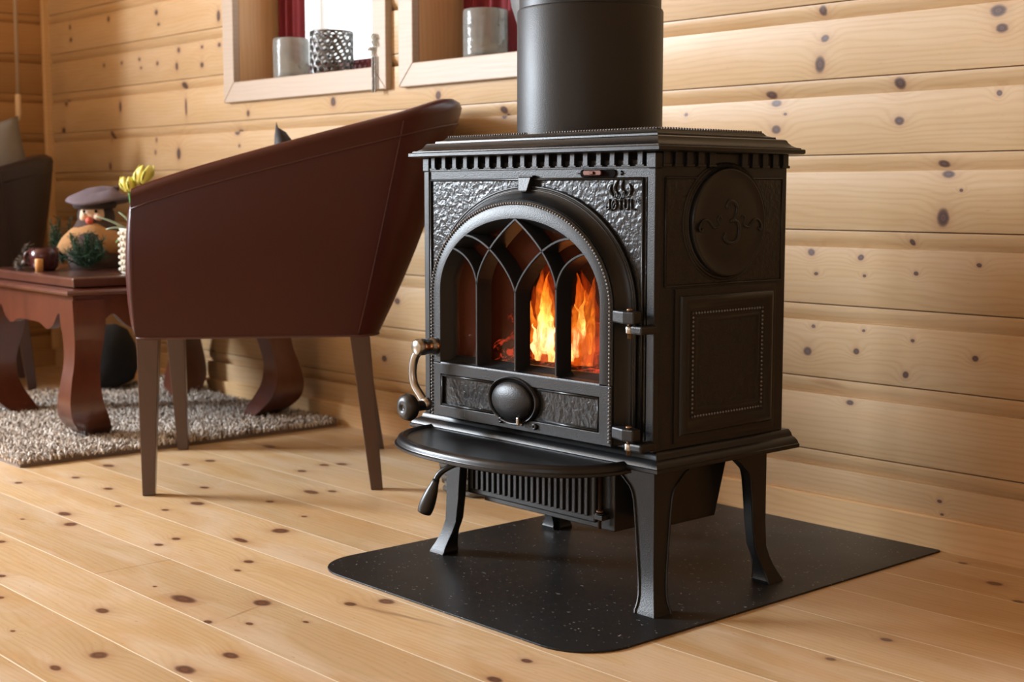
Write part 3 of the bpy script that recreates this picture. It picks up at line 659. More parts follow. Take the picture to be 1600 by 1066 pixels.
# hinges
for zc in (.4435,.2755):
    bm=BM(); loft(bm,[[(-1.412,YD-.004,zc-.0085),(-1.412,YD-.004,zc+.0085),(-1.412,YD+.012,zc+.0085),(-1.412,YD+.012,zc-.0085)],[(-1.385,YD-.010,zc-.0095),(-1.385,YD-.010,zc+.0085),(-1.385,YD+.014,zc+.0085),(-1.385,YD+.014,zc-.0095)],[(-1.3665,YD-.007,zc-.0095),(-1.3665,YD-.007,zc+.0085),(-1.3665,YD+.010,zc+.0085),(-1.3665,YD+.010,zc-.0095)]])
    H=fin('door_hinge',bm,M['iron'],DOOR,bevel=.0025)
    bm=BM(); box(bm,-1.375,-1.352,YD-.006,YD+.028,zc-.0235,zc-.0115); fin('hinge_bracket',bm,M['iron'],DOOR,bevel=.003)
    bm=BM(); lathe(bm,[(.0036,zc-.030),(.0036,zc+.0095),(.0048,zc+.0098),(.0048,zc+.0118),(.002,zc+.0125)],12,(-1.3795,YD-.001,0)); fin('hinge_pin',bm,M['bronze'],DOOR,smooth=True)
    bm=BM(); lathe(bm,[(.0045,zc-.0235),(.0062,zc-.022),(.0062,zc-.0135),(.0045,zc-.012)],14,(-1.3795,YD-.001,0)); fin('hinge_bushing',bm,M['pin'],DOOR,smooth=True)
# door handle: barrel, crank, knob
hx,hz=-1.821,.3675
bm=BM(); lathe(bm,[(.0105,1.464),(.0145,1.460),(.0145,1.452),(.0125,1.450),(.0125,1.438),(.0138,1.436),(.0138,1.4245),(.0125,1.4235),(.0122,1.4205),(.0105,1.4195),(.0045,1.4180),(.0005,1.4178)],24,(hx,0,hz),'Y'); fin('handle_barrel',bm,M['chrome'],DOOR,smooth=True)
bm=BM(); P=catmull([(hx-.002,1.429,hz-.004),(hx-.013,1.427,hz-.020),(hx-.016,1.425,hz-.042),(hx-.010,1.424,hz-.062),(hx+.006,1.424,hz-.078),(hx+.020,1.425,hz-.091)],6)
tube(bm,P,[lerp(.0075,.0068,k/(len(P)-1)) for k in range(len(P))],10,up=(0,1,0),sq=(.9,1.05)); ball(bm,P[-1],.0112,12,8,(1,.85,1)); fin('handle_crank',bm,M['chrome'],DOOR,smooth=True)
kx2,kz2=P[-1].x,P[-1].z
bm=BM(); lathe(bm,[(.006,1.4235),(.0085,1.421),(.0085,1.402),(.0145,1.4005),(.0205,1.395),(.0225,1.389),(.0200,1.381),(.013,1.3765),(.005,1.3755),(.0045,1.378),(.0005,1.378)],28,(kx2-.001,0,kz2-.002),'Y'); fin('handle_knob',bm,M['knob'],DOOR,smooth=True)

# ---- right side decoration (plane X=BX1)
SX=BX1
def ydisc(bm,prof,cy,cz,n=56,sy=1,sz=1): lathe(bm,[(r,SX+h) for r,h in prof],n,(0,cy,cz),'X',sy,sz)
bm=BM(); box(bm,SX-.001,SX+.0008,1.512,1.772,.488,.638); fin('side_field',bm,M['iron_ham'],ST)
bm=BM()
def yfr(bm,y0,y1,z0,z1,r=.0018,h=.0008):
    for p,q in (((y0,z0),(y1,z0)),((y1,z0),(y1,z1)),((y1,z1),(y0,z1)),((y0,z1),(y0,z0))): tube(bm,[(SX+h,p[0],p[1]),(SX+h,q[0],q[1])],r,6)
yfr(bm,1.509,1.774,.4855,.6405); fin('side_fillet',bm,M['iron_plain'],ST,smooth=True)
mcy,mcz=1.643,.5755
bm=BM(); ydisc(bm,[(.098,-.001),(.098,.0015),(.0955,.003),(.093,.0015),(.0905,.003),(.0885,.0015),(.0865,.0035),(.0845,.001),(.084,.001),(.0835,-.001)],mcy-.003,mcz,64,.98,.90); o=fin('side_ring',bm,M['iron_plain'],ST); smooth_angle(o,50)
bm=BM(); ydisc(bm,[(.0830,-.001),(.0825,.0062),(.0815,.0078),(.0795,.0085),(.0785,.0080),(.06,.0092),(.03,.0100),(.001,.0103)],mcy,mcz,64,1.,.965); 
MD=fin('side_medallion',bm,M['iron_plain'],ST); smooth_angle(MD,50)
bm=BM(); X0=SX+.0098
def orn(pts,r): tube(bm,catmull([(X0,mcy+a,mcz+b) for a,b in pts],6),r,7)
orn([(-.008,.020),(-.011,.024),(-.006,.031),(.004,.030),(.012,.022),(.010,.010),(.003,.004),(-.003,.001)],.0030)
orn([(.003,.003),(.014,-.001),(.018,-.014),(.010,-.028),(-.006,-.030),(-.016,-.024),(-.013,-.016)],.0032)
for s in (1,-1):
    orn([(s*.020,.004),(s*.027,.012),(s*.034,.004) ,(s*.028,-.002)] if False else [(s*.022,.006),(s*.027,.0095),(s*.031,.004),(s*.028,-.004),(s*.040,-.007),(s*.052,.003),(s*.063,.003),(s*.071,-.006),(s*.068,-.012),(s*.063,-.009)],.0018)
fin('medallion_ornament',bm,M['iron_plain'],MD,smooth=True)
# lower side panel: raised moulded frame
bm=BM(); Y0,Y1,Z0,Z1=1.530,1.762,.257,.481
def yring(i,h): return [(SX+h,Y0+i,Z0+i),(SX+h,Y1-i,Z0+i),(SX+h,Y1-i,Z1-i),(SX+h,Y0+i,Z1-i)]
loft(bm,[yring(0,-.001),yring(0,.0025),yring(.002,.003),yring(.010,.003),yring(.0105,.0045),yring(.013,.0078),yring(.018,.0095),yring(.023,.0085),yring(.028,.0048),yring(.031,.0042),yring(.042,.0042),yring(.044,.0060),yring(.047,.0060),yring(.049,.0038)])
SP=fin('side_panel',bm,M['iron_plain'],ST); smooth_angle(SP,50)
bm=BM()
i=.036
for a,b in (((Y0+i,Z0+i),(Y1-i,Z0+i)),((Y1-i,Z0+i),(Y1-i,Z1-i)),((Y1-i,Z1-i),(Y0+i,Z1-i)),((Y0+i,Z1-i),(Y0+i,Z0+i))): beads_line(bm,(SX+.0052,*a),(SX+.0052,*b),.0062,.0021)
fin('side_beading',bm,M['bead'],SP,smooth=True)
bm=BM(); box(bm,SX+.003,SX+.0042,Y0+.049,Y1-.049,Z0+.049,Z1-.049); fin('side_textured_panel',bm,iron('black_cast_iron_pitted',rough=.45,strength=.2,big=.5,bigd=.0035,bscale=120.),SP)

# ---- base plate with moulding
bm=BM(); bx0,bx1,by0,by1=-1.907,-1.337,1.472,1.802
bp=[(.010,.2205),(.001,.2215),(0,.223),(0,.2275),(.002,.2285),(.004,.2325),(.009,.2365),(.014,.2385),(.0155,.2405),(.0165,.2435),(.020,.2470),(.0225,.2485)]
loft(bm,[[(bx0+i,by0+i,z),(bx1-i,by0+i,z),(bx1-i,by1,z),(bx0+i,by1,z)] for i,z in bp]); o=fin('base_plate',bm,M['iron_plain'],ST); smooth_angle(o,28)
# ---- ash lip
def lip_outline(k,n=48):
    """half-lens shape in front of the base: k = inset"""
    out=[]
    A0=.236-k; B0=.157-k
    for i in range(n+1):
        th=PI+PI*i/n; c=cos(th); s=sin(th)
        out.append((CX-.004+A0*math.copysign(abs(c)**.80,c),1.478+B0*math.copysign(abs(s)**.92,s)))
    return out
prof=[(.012,.2140),(.002,.2150),(0,.2165),(0,.2195),(.0010,.2205),(.0032,.2210),(.0038,.2222),(.0040,.2255),(.006,.2290),(.0095,.2310),(.013,.2318),(.0165,.2305),(.020,.2270),(.026,.2262)]
bm=BM(); rings=[[(x,min(y,1.478),z) for x,y in lip_outline(k)] for k,z in prof]
R=loft(bm,rings); o=fin('ash_lip',bm,M['iron_plain'],ST); smooth_angle(o,32)

# ---- legs
LZ=[(.2215,.102),(.2190,.0925),(.2150,.0830),(.2110,.0790),(.2070,.0775),(.2050,.0735),(.2010,.0675),(.1940,.0590),(.1860,.0495),(.1780,.0445),(.1680,.0415),(.1400,.0380),(.1000,.0345),(.0600,.0310),(.0420,.0300),(.0280,.0305),(.0180,.0330),(.0105,.0365),(.0085,.0385),(.0034,.0385)]
def legm(cx,cy,sx,sy):
    bm=BM(); rings=[]; t=.011; bead1=[]; bead2=[]
    for z,wd in LZ:
        f=.021*clamp((.075-z)/.07)**1.8; ox=cx+sx*f; oy=cy+sy*f; wx=wd; wy=wd*.98
        P=[(0,0),(wx,0),(wx,t),(t,t),(t,wy),(0,wy)]
        if z<.04:
            q=.85; P=[(0,0),(wx,0),(wx,t+(.04-z)*.55),(wx*.62,wy*.62),(t+(.04-z)*.55,wy),(0,wy)]
        else: P=[(0,0),(wx,0),(wx,t),(t,t),(t,wy),(0,wy)]
        rings.append([(ox-sx*a,oy-sy*b,z) for a,b in P])
        bead1.append((ox-sx*(wx-.002),oy+sy*.0008,z)); bead2.append((ox+sx*.0008,oy-sy*(wy-.002),z))
    loft(bm,rings)
    tube(bm,bead1,.0018,6); tube(bm,bead2,.0018,6)
    o=fin('leg',bm,M['iron'],ST); smooth_angle(o,45)
    return o
for sx,sy,cx,cy in ((1,-1,-1.382,1.516),(-1,-1,-1.862,1.516),(1,1,-1.382,1.778),(-1,1,-1.862,1.778)): legm(cx,cy,sx,sy)

# ---- ash pan housing and ribbed ash door under the base
bm=BM(); loft(bm,[[(-1.80,1.548,.0990),(-1.492,1.548,.0990),(-1.492,1.74,.0990),(-1.80,1.74,.0990)],[(-1.80,1.548,.221),(-1.492,1.548,.221),(-1.492,1.74,.221),(-1.80,1.74,.221)]]); fin('ash_housing',bm,M['iron_plain'],ST,bevel=.0015)
bm=BM(); box(bm,-1.829,-1.522,1.535,1.5485,.1095,.2205); AD=fin('ash_door',bm,M['iron'],ST,bevel=.003)
for k in range(21):
    xx=lerp(-1.813,-1.538,k/20); bm=BM(); box(bm,xx-.0036,xx+.0036,1.5305,1.536,.1195,.2125); fin('rib',bm,M['iron'],AD,bevel=.0012)
bm=BM(); lathe(bm,[(.0028,.102),(.0028,.128),(.0058,.1285),(.0058,.131),(.0028,.1315),(.0028,.220)],12,(-1.5135,1.537,0)); fin('hinge_rod',bm,M['bronze'],ST,smooth=True)
bm=BM(); box(bm,-1.522,-1.504,1.532,1.549,.1165,.1245); lathe(bm,[(.0075,.1245),(.0075,.1275)],16,(-1.5135,1.537,0)); fin('hinge_bracket',bm,M['iron'],ST,bevel=.001)
# rear heat shield box hanging under the base
bm=BM(); prism(bm,[(1.60,.113),(1.705,.113),(1.738,.2205),(1.60,.2205)],-1.58,-1.425,'X'); fin('air_duct',bm,M['iron_plain'],ST,bevel=.0015)
# tool lever with black grip
bm=BM(); P=catmull([(-1.700,1.475,.196),(-1.705,1.445,.1925),(-1.722,1.420,.1880),(-1.742,1.407,.174),(-1.749,1.400,.158)],6); tube(bm,P,.0048,10); lathe(bm,[(.009,.1),(.009,.1)],3) if False else None
ball(bm,(-1.700,1.472,.196),.0095,12,8); tube(bm,[(-1.700,1.53,.200),(-1.700,1.47,.196)],.006,8)
fin('lever_arm',bm,M['iron_plain'],ST,smooth=True)
bm=BM(); a=Vector((-1.746,1.401,.163)); b=Vector((-1.764,1.390,.108)); n=10
tube(bm,[a.lerp(b,k/n) for k in range(n+1)]+[b+(b-a)*.03],[.0055,.0062,.0075,.009,.0102,.0112,.012,.0125,.0127,.0125,.0115,.006],16); fin('lever_grip',bm,M['knob'],ST,smooth=True)

# ------------------------------------------------------------------ flue pipe
bm=BM(); pc=(-1.636,1.632,0); r0=.1165
lathe(bm,[(r0,.7100),(r0,.9035),(r0-.0012,.9065),(r0-.0035,.908),(r0-.0035,2.495)],96,pc); o=fin('flue_pipe',bm,M['pipe']); smooth_angle(o,30)
mark(o,'wide matt black flue pipe rising from the top of the wood stove','flue pipe')

# ------------------------------------------------------------------ fire
def emis(name,stops,strength,zr,amul,pw):
    t=NT(name); o=t.obj(); P=t.sep(o)
    wv=t.vec(P[0],P[1],t.math('MULTIPLY',P[2],.30))
    n=t.noise(wv,55.,4,.6,1.6); n2=t.noise(wv,22.,2,.5,1.)
    h=t.math('ADD',t.math('DIVIDE',P[2],zr),t.math('MULTIPLY',t.math('SUBTRACT',n2,.5),.7),clampv=True)
    c=t.ramp(h,stops); e=t.N('ShaderNodeEmission'); t.l.new(c,e.inputs[0]); t.l.new(t.math('MULTIPLY',t.math('ADD',.35,t.math('MULTIPLY',n,1.3)),strength),e.inputs[1])
    lw=t.N('ShaderNodeLayerWeight'); lw.inputs[0].default_value=.5
    tr=t.N('ShaderNodeBsdfTransparent'); mx=t.N('ShaderNodeMixShader')
    soft=t.math('POWER',t.math('SUBTRACT',1.,lw.outputs['Facing']),pw)
    streak=t.ramp(n,[(0,.05),(.38,.25),(.62,1)]); fade=t.ramp(t.math('DIVIDE',P[2],zr*1.25),[(0,1),(.55,.9),(1,.15)])
    a=t.math('MULTIPLY',t.math('MULTIPLY',soft,streak),t.math('MULTIPLY',fade,amul),clampv=True)
    t.l.new(a,mx.inputs[0]); t.l.new(tr.outputs[0],mx.inputs[1]); t.l.new(e.outputs[0],mx.inputs[2]); t.l.new(mx.outputs[0],t.out.inputs[0]); return t.m
M['flame_core']=emis('flame_core',[(0,(1,.62,.20)),(.35,(1,.80,.40)),(.7,(1,.60,.14)),(1,(1,.32,.03))],9.,.10,1.5,1.1)
M['flame_mid']=emis('flame_mid',[(0,(1,.22,.02)),(.5,(1,.36,.03)),(1,(1,.16,.01))],3.0,.13,1.1,1.5)
M['flame_outer']=emis('flame_outer',[(0,(1,.10,.008)),(.5,(1,.14,.01)),(1,(.8,.06,.004))],1.0,.16,.75,1.8)
def tongue(bm,base,h,wd,lean=(0,0),ph=0.,flat=.7,n=26,wig=.012):
    rings=[]
    for k in range(n+1):
        t=k/n; r=wd*((sin(PI*clamp(.20+t*.80,0,1)))**.8*(1-.45*t)) if k<n else .0003
        nz=mnoise.noise(Vector((ph*3.1,t*3.2,0))); nz2=mnoise.noise(Vector((ph*2.3+9,t*5.,3)))
        cx=base[0]+lean[0]*t*t+wig*(nz*1.5+.3*sin(t*6+ph))*t; cy=base[1]+lean[1]*t+wig*nz2*t
        r*=1+.35*mnoise.noise(Vector((t*7,ph*5,1)))
        rings.append([(cx+cos(a)*r*(1+.30*mnoise.noise(Vector((cos(a)*1.4+ph,sin(a)*1.4,t*4)))),cy+sin(a)*r*flat*(1+.2*sin(2*a+ph)),base[2]+h*t) for a in [2*PI*j/18 for j in range(18)]])
    loft(bm,rings)
def flame(x,y,z,specs,label):
    r=root('flame',(x,y,z)); mark(r,label,'flame')
    for (mat,nm),tt in zip((('flame_outer','flame_glow'),('flame_mid','orange_flame'),('flame_core','bright_core')),specs):
        for (dx,dy,dz,h,wd,ln,ph) in tt:
            bm=BM(); tongue(bm,(dx,dy,dz),h,wd,(ln,0),ph); fin(nm,bm,M[mat],r,smooth=True,local=True)
flame(-1.660,1.562,.349,(
  [(0,0,0,.165,.034,.004,.5),(-.030,.008,0,.12,.022,-.014,2.)],
  [(.002,-.003,0,.140,.024,.006,.5),(-.026,.0,0,.095,.012,-.018,2.),(.020,.004,0,.10,.015,.010,4.),(-.010,-.004,.01,.165,.011,-.004,1.)],
  [(.004,-.006,.012,.108,.0185,.004,.6),(-.014,-.008,.0,.060,.010,-.016,2.4),(.016,-.006,.0,.062,.009,.012,4.4),(.002,-.008,.06,.085,.007,.002,1.4)]),'tall bright yellow flame between the centre and right mullions behind the stove glass')
flame(-1.587,1.562,.349,(
  [(0,0,0,.150,.032,.010,3.5),(.022,.006,0,.13,.020,.012,6.)],
  [(0,-.003,0,.130,.020,.012,3.5),(.020,.0,0,.145,.014,.014,1.2),(-.020,.0,0,.10,.012,-.008,5.),(.006,-.006,.05,.10,.010,-.006,7.2)],
  [(.000,-.006,.012,.085,.0100,.006,3.3),(.012,-.006,.035,.085,.0065,.010,.9),(-.010,-.006,.005,.050,.0075,-.010,2.2)]),'orange flame at the right end of the stove window behind the rightmost pane')
flame(-1.712,1.577,.347,(
  [(0,0,0,.06,.022,.004,.5)],
  [(0,0,0,.045,.012,.004,.5),(.026,-.004,0,.060,.012,.012,2.2)],
  [(.026,-.008,0,.040,.0065,.008,1.1)]),'low orange flame licking the logs just left of the centre mullion')
def emberlog():
    t=NT('burning_log'); o=t.obj(); P=t.sep(o); n=t.noise(o,42.,5,.65,1.6); n2=t.noise(o,9.,2)
    f=t.ramp(t.math('MULTIPLY',n,t.math('ADD',.55,n2)),[(0,0),(.52,0),(.60,.5),(.74,1)])
    p=t.pbr(t.mix(n,(.012,.008,.006),(.05,.03,.02)),.9,0.,t.bump(n,.8,.006),.2)
    t.set(p.inputs['Emission Color'],t.mix(n,(1,.03,.012),(1,.15,.05))); t.set(p.inputs['Emission Strength'],t.math('MULTIPLY',f,1.6)); return t.m
M['ember']=emberlog()
def log(loc,L,r_,rz,ry,label):
    bm=BM(); rings=[]; n=16; m=14; r=r_
    for k in range(m+1):
        x=(k/m-.5)*L; r=r_*(.72 if k in (0,m) else 1.); rings.append([(x,cos(a)*r*(1+.12*mnoise.noise(Vector((cos(a)*2,sin(a)*2,x*20+r*90)))),sin(a)*r*.85*(1+.14*mnoise.noise(Vector((sin(a)*2,cos(a)*2,x*18))))) for a in [2*PI*j/n for j in range(n)]])
    loft(bm,rings); o=fin('firewood_log',bm,M['ember'],smooth=True); o.location=loc; o.rotation_euler=(0,ry,rz); mark(o,label,'firewood','burning logs in the stove')
log((-1.69,1.650,.362),.27,.027,.10,0,'charred log with red embers lying at the back of the stove firebox')
log((-1.745,1.592,.354),.17,.019,-.18,.0,'short log glowing red in front, behind the second pane from the left')
log((-1.600,1.600,.352),.15,.016,.12,.0,'charred log under the orange flame at the right side of the firebox')
log((-1.70,1.635,.402),.20,.015,.35,.10,'thin charred log leaning across the top of the burning pile')
bm=BM(); nx,ny=44,12
g=[[bm.verts.new((lerp(-1.80,-1.50,i/nx),lerp(1.525,1.64,j/ny),.3362+.013*(1-abs(2*j/ny-1)**3)*(1-abs(2*i/nx-1)**4)*(1+.7*mnoise.noise(Vector((i*.7,j*.9,2)))))) for j in range(ny+1)] for i in range(nx+1)]
for i in range(nx):
    for j in range(ny): bm.faces.new((g[i][j],g[i+1][j],g[i+1][j+1],g[i][j+1]))
o=fin('ember_bed',bm,M['ember'],smooth=True); mark(o,'glowing red ember bed on the floor of the stove firebox','embers',kind='stuff')
pl=bpy.data.lights.new('fire_light','POINT'); pl.energy=.10; pl.color=(1,.42,.12); pl.shadow_soft_size=.04; po=bpy.data.objects.new('fire_light',pl); COL.objects.link(po); po.location=(-1.63,1.56,.47)

# ------------------------------------------------------------------ tub armchair (local axes: x = towards the far side (s), y = forward (f))
# built with origin under the seat centre
def armchair(name,mat,pipemat,bk_top=-.665,rad_top=.15):
    r=root(name,(0,0,0)); sw=.555; bd=.47
    # U path parameter -> (s,f) bottom, (s,f,z) top
    def U(rad,back,fr,n=14,ins=0.):
        pts=[]; s0=ins; s1=sw-ins; bk=back+ins; rad=max(.01,rad-ins)
        for k in range(n+1): pts.append((s0,lerp(fr,bk+rad,k/n)))
        for k in range(1,n): a=.5*PI*k/n; pts.append((s0+rad-rad*cos(a),bk+rad-rad*sin(a)))
        for k in range(n+1): pts.append((lerp(s0+rad,s1-rad,k/n),bk))
        for k in range(1,n): a=.5*PI*k/n; pts.append((s1-rad+rad*sin(a),bk+rad-rad*cos(a)))
        for k in range(n+1): pts.append((s1,lerp(bk+rad,fr,k/n)))
        return pts
    ob=U(.05,-.478,.012); ot=U(rad_top,bk_top,.016); n=len(ob)
    ibp=U(.05,-.478,.012,ins=.050); itp=U(rad_top,bk_top,.016,ins=.062)
    def zt(s,f):  # rim height from how far back
        q=clamp((.016-f)/.681); return .628+.192*q**.88
    rings=[]
    for k in range(n):
        (bs,bf),(ts,tf)=ob[k],ot[k]; (is_,if_),(us,uf)=ibp[k],itp[k]; z1=zt(ts,tf); sec=[]
        zb=.325
        for j in range(9):
            q=j/8; e=.010*sin(PI*q); 
            cs=.28; nx=-1 if k<n*.3 else (1 if k>n*.7 else 0)
            sec.append((lerp(bs,ts,q)+nx*e,lerp(bf,tf,q**.95)-(e if nx==0 else 0),lerp(zb,z1-.022,q)))
        # rounded rim
        for a in (35,70,110,145):
            t=math.radians(a); m=(1-cos(t))/2; sec.append((lerp(ts,us,m),lerp(tf,uf,m),z1-.022+.022*sin(t)))
        for j in range(5):
            q=1-j/4; sec.append((lerp(is_,us,q),lerp(if_,uf,q),lerp(.40,z1-.022,q)))
        sec.append((is_,if_,zb+.001))
        rings.append(sec)
    bm=BM(); loft(bm,rings); o=fin('shell',bm,mat,r,local=True,smooth=True,bevel=0); smooth_angle(o,58)
    # arm-front swell
    # piping seams
    bm=BM()
    P=[]; 
    for k in range(n):
        (ts,tf)=ot[k]; (bs,bf)=ob[k]; z1=zt(ts,tf); q=.93; nx=-1 if k<n*.3 else (1 if k>n*.7 else 0)
        P.append((lerp(bs,ts,q)+nx*.0035,lerp(bf,tf,q)-(.0035 if nx==0 else 0),lerp(.325,z1-.022,q)))
    tube(bm,P,.0016,5); 
    for kk in (15,n-16):
        Q=[rings[kk][j] for j in range(9)]; d=-.0006 if kk<n/2 else .0006
        tube(bm,[(a+d,b,c) for a,b,c in Q],.0014,5)
    fin('seam',bm,pipemat,r,local=True,smooth=True)
    bm=BM(); tube(bm,[(rings[k][0][0],rings[k][0][1],.3255) for k in range(n)],.0028,6); fin('lower_piping',bm,pipemat,r,local=True,smooth=True)
    # padded arm fronts
    for m in (0,1):
        bm=BM(); rr=[]
        for j in range(13):
            q=j/12; z=lerp(.330,.604,q); e=.0045+.0135*sin(PI*q)**.6; ws=lerp(.048,.062,q); pts=[]
            for a in range(11):
                u=a/10; sx_=lerp(-.001,ws,u)-.010*sin(PI*q)*(1-u); 
                if m: sx_=sw-sx_
                pts.append((sx_,.0135+e*sin(PI*u)**.6,z))
            pts+= [((sw-.06 if m else .06)*1.,.002,z),((sw-.001 if m else .001),.002,z)]
            rr.append(pts)
        loft(bm,rr); fin('arm_front',bm,mat,r,local=True,smooth=True)
    # seat cushion and rail
    bm=BM(); rr=rrect(.052,sw-.052,-.43,.0,(.03,.03,.05,.05)) ; 
    loft(bm,[[(x,y,.335) for x,y in rr],[(x,y,.43) for x,y in rr],[(lerp(x,.28,.04),lerp(y,-.2,.04),.445) for x,y in rr],[(lerp(x,.28,.3),lerp(y,-.2,.3),.452) for x,y in rr]]); o=fin('seat',bm,mat,r,local=True); smooth_angle(o,40)
    bm=BM(); rr=rrect(.03,sw-.03,-.46,-.004,(.02,)*4); prism(bm,rr,.322,.336,'Z'); fin('seat_frame',bm,M['black'],r,local=True)
    # legs: (top centre s,f) (bottom centre) half sizes
    for (ts,tf,bs,bf,h0,h1) in ((.022,-.010,.016,-.004,.022,.0125),(sw-.022,-.010,sw-.016,-.022,.022,.0125),(.022,-.438,.014,-.470,.0205,.0125),(sw-.022,-.438,sw-.062,-.492,.0205,.0125)):
        bm=BM(); loft(bm,[[(lerp(bs,ts,q)+a*lerp(h1,h0,q),lerp(bf,tf,q)+b*lerp(h1,h0,q),.0005+q*.3235) for a,b in ((-1,-1),(1,-1),(1,1),(-1,1))] for q in (0,.5,1)]); fin('leg',bm,M['legwood'],r,local=True,bevel=.0015)
    return r
ang=math.atan2(.565,-.825)   # direction of local x (s) in world
def place_chair(r,x,y,dang=0): r.location=(x,y,0); r.rotation_euler=(0,0,ang+dang)
# local x=s dir (-.825,.565); local y must be f dir (-.565,-.825): rot(x)+90deg -> (-.565,-.825)  ok
M['seam']=simple('maroon_piping',(.075,.024,.020),.5)
AC=armchair('armchair',M['leather'],M['seam']); place_chair(AC,-2.628,1.349)
mark(AC,'maroon brown leather tub armchair with tapered dark legs, left of the wood stove','armchair')
AC2=armchair('armchair',M['leather2'],M['leather2'],-.575,.20); place_chair(AC2,-4.29,1.265,math.radians(18)); AC2.location=(-4.29,1.32,.0); AC2.scale=(1,1,.925)
mark(AC2,'very dark brown tub armchair at the left edge behind the coffee table','armchair')
def pillow(name,mat,size,th,M4,label,stripe=None):
    bm=BM(); n=14; V={}
    for sgn in (1,-1):
        for i in range(n+1):
            for j in range(n+1):
                u=i/n*2-1; v=j/n*2-1; k=1-.10*(1-abs(u))*0; pin=1-.09*(1-v*v)*(abs(u)**2); pin2=1-.09*(1-u*u)*(abs(v)**2)
                h=th*((1-u*u)*(1-v*v))**.42
                edge=(i in(0,n) or j in (0,n))
                key=(i,j,0 if edge else sgn)
                if key not in V: V[key]=bm.verts.new((u*size*pin,h*sgn if not edge else 0,v*size*pin2))
    for sgn in (1,-1):
        for i in range(n):
            for j in range(n):
                q=[V[(a,b,0 if (a in(0,n) or b in(0,n)) else sgn)] for a,b in ((i,j),(i+1,j),(i+1,j+1),(i,j+1))]
                bm.faces.new(q if sgn<0 else q[::-1])
    bmesh.ops.transform(bm,matrix=M4,verts=bm.verts); o=fin(name,bm,mat,smooth=True); return mark(o,label,'cushion')
M['cush_dark']=simple('dark_patterned_cushion',(.014,.008,.007),.7,0,nscale=300,nstr=.4,var=.4)
def stripecush():
    t=NT('grey_striped_cushion'); P=t.sep(t.obj()); a=t.math('ABSOLUTE',t.math('SUBTRACT',P[0],-4.145)); c=t.mix(t.math('LESS_THAN',a,.012),(.15,.13,.11),(.36,.33,.28)); t.pbr(c,.9,0.,t.bump(t.noise(t.obj(),500.,2),.3,.001),.2); return t.m
M['cush_grey']=stripecush()
pillow('cushion',M['cush_dark'],.125,.04,Matrix.Translation((-2.712,1.790,.609))@Matrix.Rotation(ang,4,'Z')@Matrix.Rotation(math.radians(-17),4,'X')@Matrix.Rotation(math.radians(33),4,'Y'),'dark brown cushion corner poking above the arm of the maroon armchair')
pillow('cushion',M['cush_grey'],.125,.045,Matrix.Translation((-4.355,1.735,.705))@Matrix.Rotation(math.radians(60),4,'Z')@Matrix.Rotation(math.radians(-8),4,'X')@Matrix.Rotation(math.radians(-14),4,'Y'),'grey beige cushion with a pale stripe on the dark armchair')

# ------------------------------------------------------------------ coffee table
TB=root('coffee_table',(-3.53,1.80,.018),math.radians(-2.5)); mark(TB,'low red brown carved wooden coffee table with curved legs on the shaggy rug','coffee table')
H=.397; hw=.30
bm=BM(); loft(bm,[[(sx*w_,sy*w_,z) for sx,sy in ((-1,-1),(1,-1),(1,1),(-1,1))] for w_,z in ((hw-.020,H-.026),(hw-.003,H-.024),(hw-.001,H-.004),(hw-.004,H))]); fin('table_top',bm,M['tabletop'],TB,local=True,bevel=.002)
bm=BM(); loft(bm,[[(sx*w_,sy*w_,z) for sx,sy in ((-1,-1),(1,-1),(1,1),(-1,1))] for w_,z in ((hw-.02,H-.046),(hw+.022,H-.042),(hw+.026,H-.036),(hw+.022,H-.030),(hw-.004,H-.0265))]); fin('rim_moulding',bm,M['tablewood'],TB,local=True,bevel=.001)
def apron(axis,s):
    poly=[]; n=90; a=hw-.005
    top=H-.045
    for k in range(n+1):
        x=lerp(-a,a,k/n); q=abs(x)/a
        # scalloped lower edge
        z=H-.122-.014*math.exp(-((q-.42)/.12)**2)
        if q>.50: z=H-.122-.014*math.exp(-((q-.42)/.12)**2)+.030*math.exp(-((q-.68)/.085)**2)-.055*clamp((q-.78)/.10)**1.5
        poly.append((x,z))
    poly+= [(a,top),(-a,top)]
    bm=BM(); y0=s*(hw-.002); y1=s*(hw-.026)
    if axis=='Y': prism(bm,poly,y0,y1,'Y')
    else: prism(bm,poly,y0,y1,'X')
    o=fin('apron',bm,M['tablewood'],TB,local=True)
for s in (-1,1): apron('Y',s); apron('X',s)
def tleg(sx,sy):
    # cabriole leg: square section following a curve; foot tip turned inwards
    bm=BM(); prof=[(.360,.0,.050,.050),(.300,.000,.050,.048),(.250,.000,.042,.044),(.20,.008,.038,.040),(.15,.018,.040,.043),(.10,.020,.047,.050),(.060,.010,.052,.055),(.030,-.008,.048,.052),(.012,-.022,.038,.044),(.0,-.030,.030,.036)]
    rings=[]
    for z,o_,a,b in prof:
        c=hw+.012+o_-.05
        a*=.84; b*=.84; z*=.95
        rings.append([(sx*(c+p*a),sy*(c+q*b),z) for p,q in ((-1,-1),(1,-1),(1,1),(-1,1))])
    R=[]
    P=[catmull([r[i] for r in rings],4) for i in range(4)]
    loft(bm,[[P[i][k] for i in range(4)] for k in range(len(P[0]))]); o=fin('leg',bm,M['tablewood'],TB,local=True); smooth_angle(o,50)
for sx in (-1,1):
    for sy in (-1,1): tleg(sx,sy)

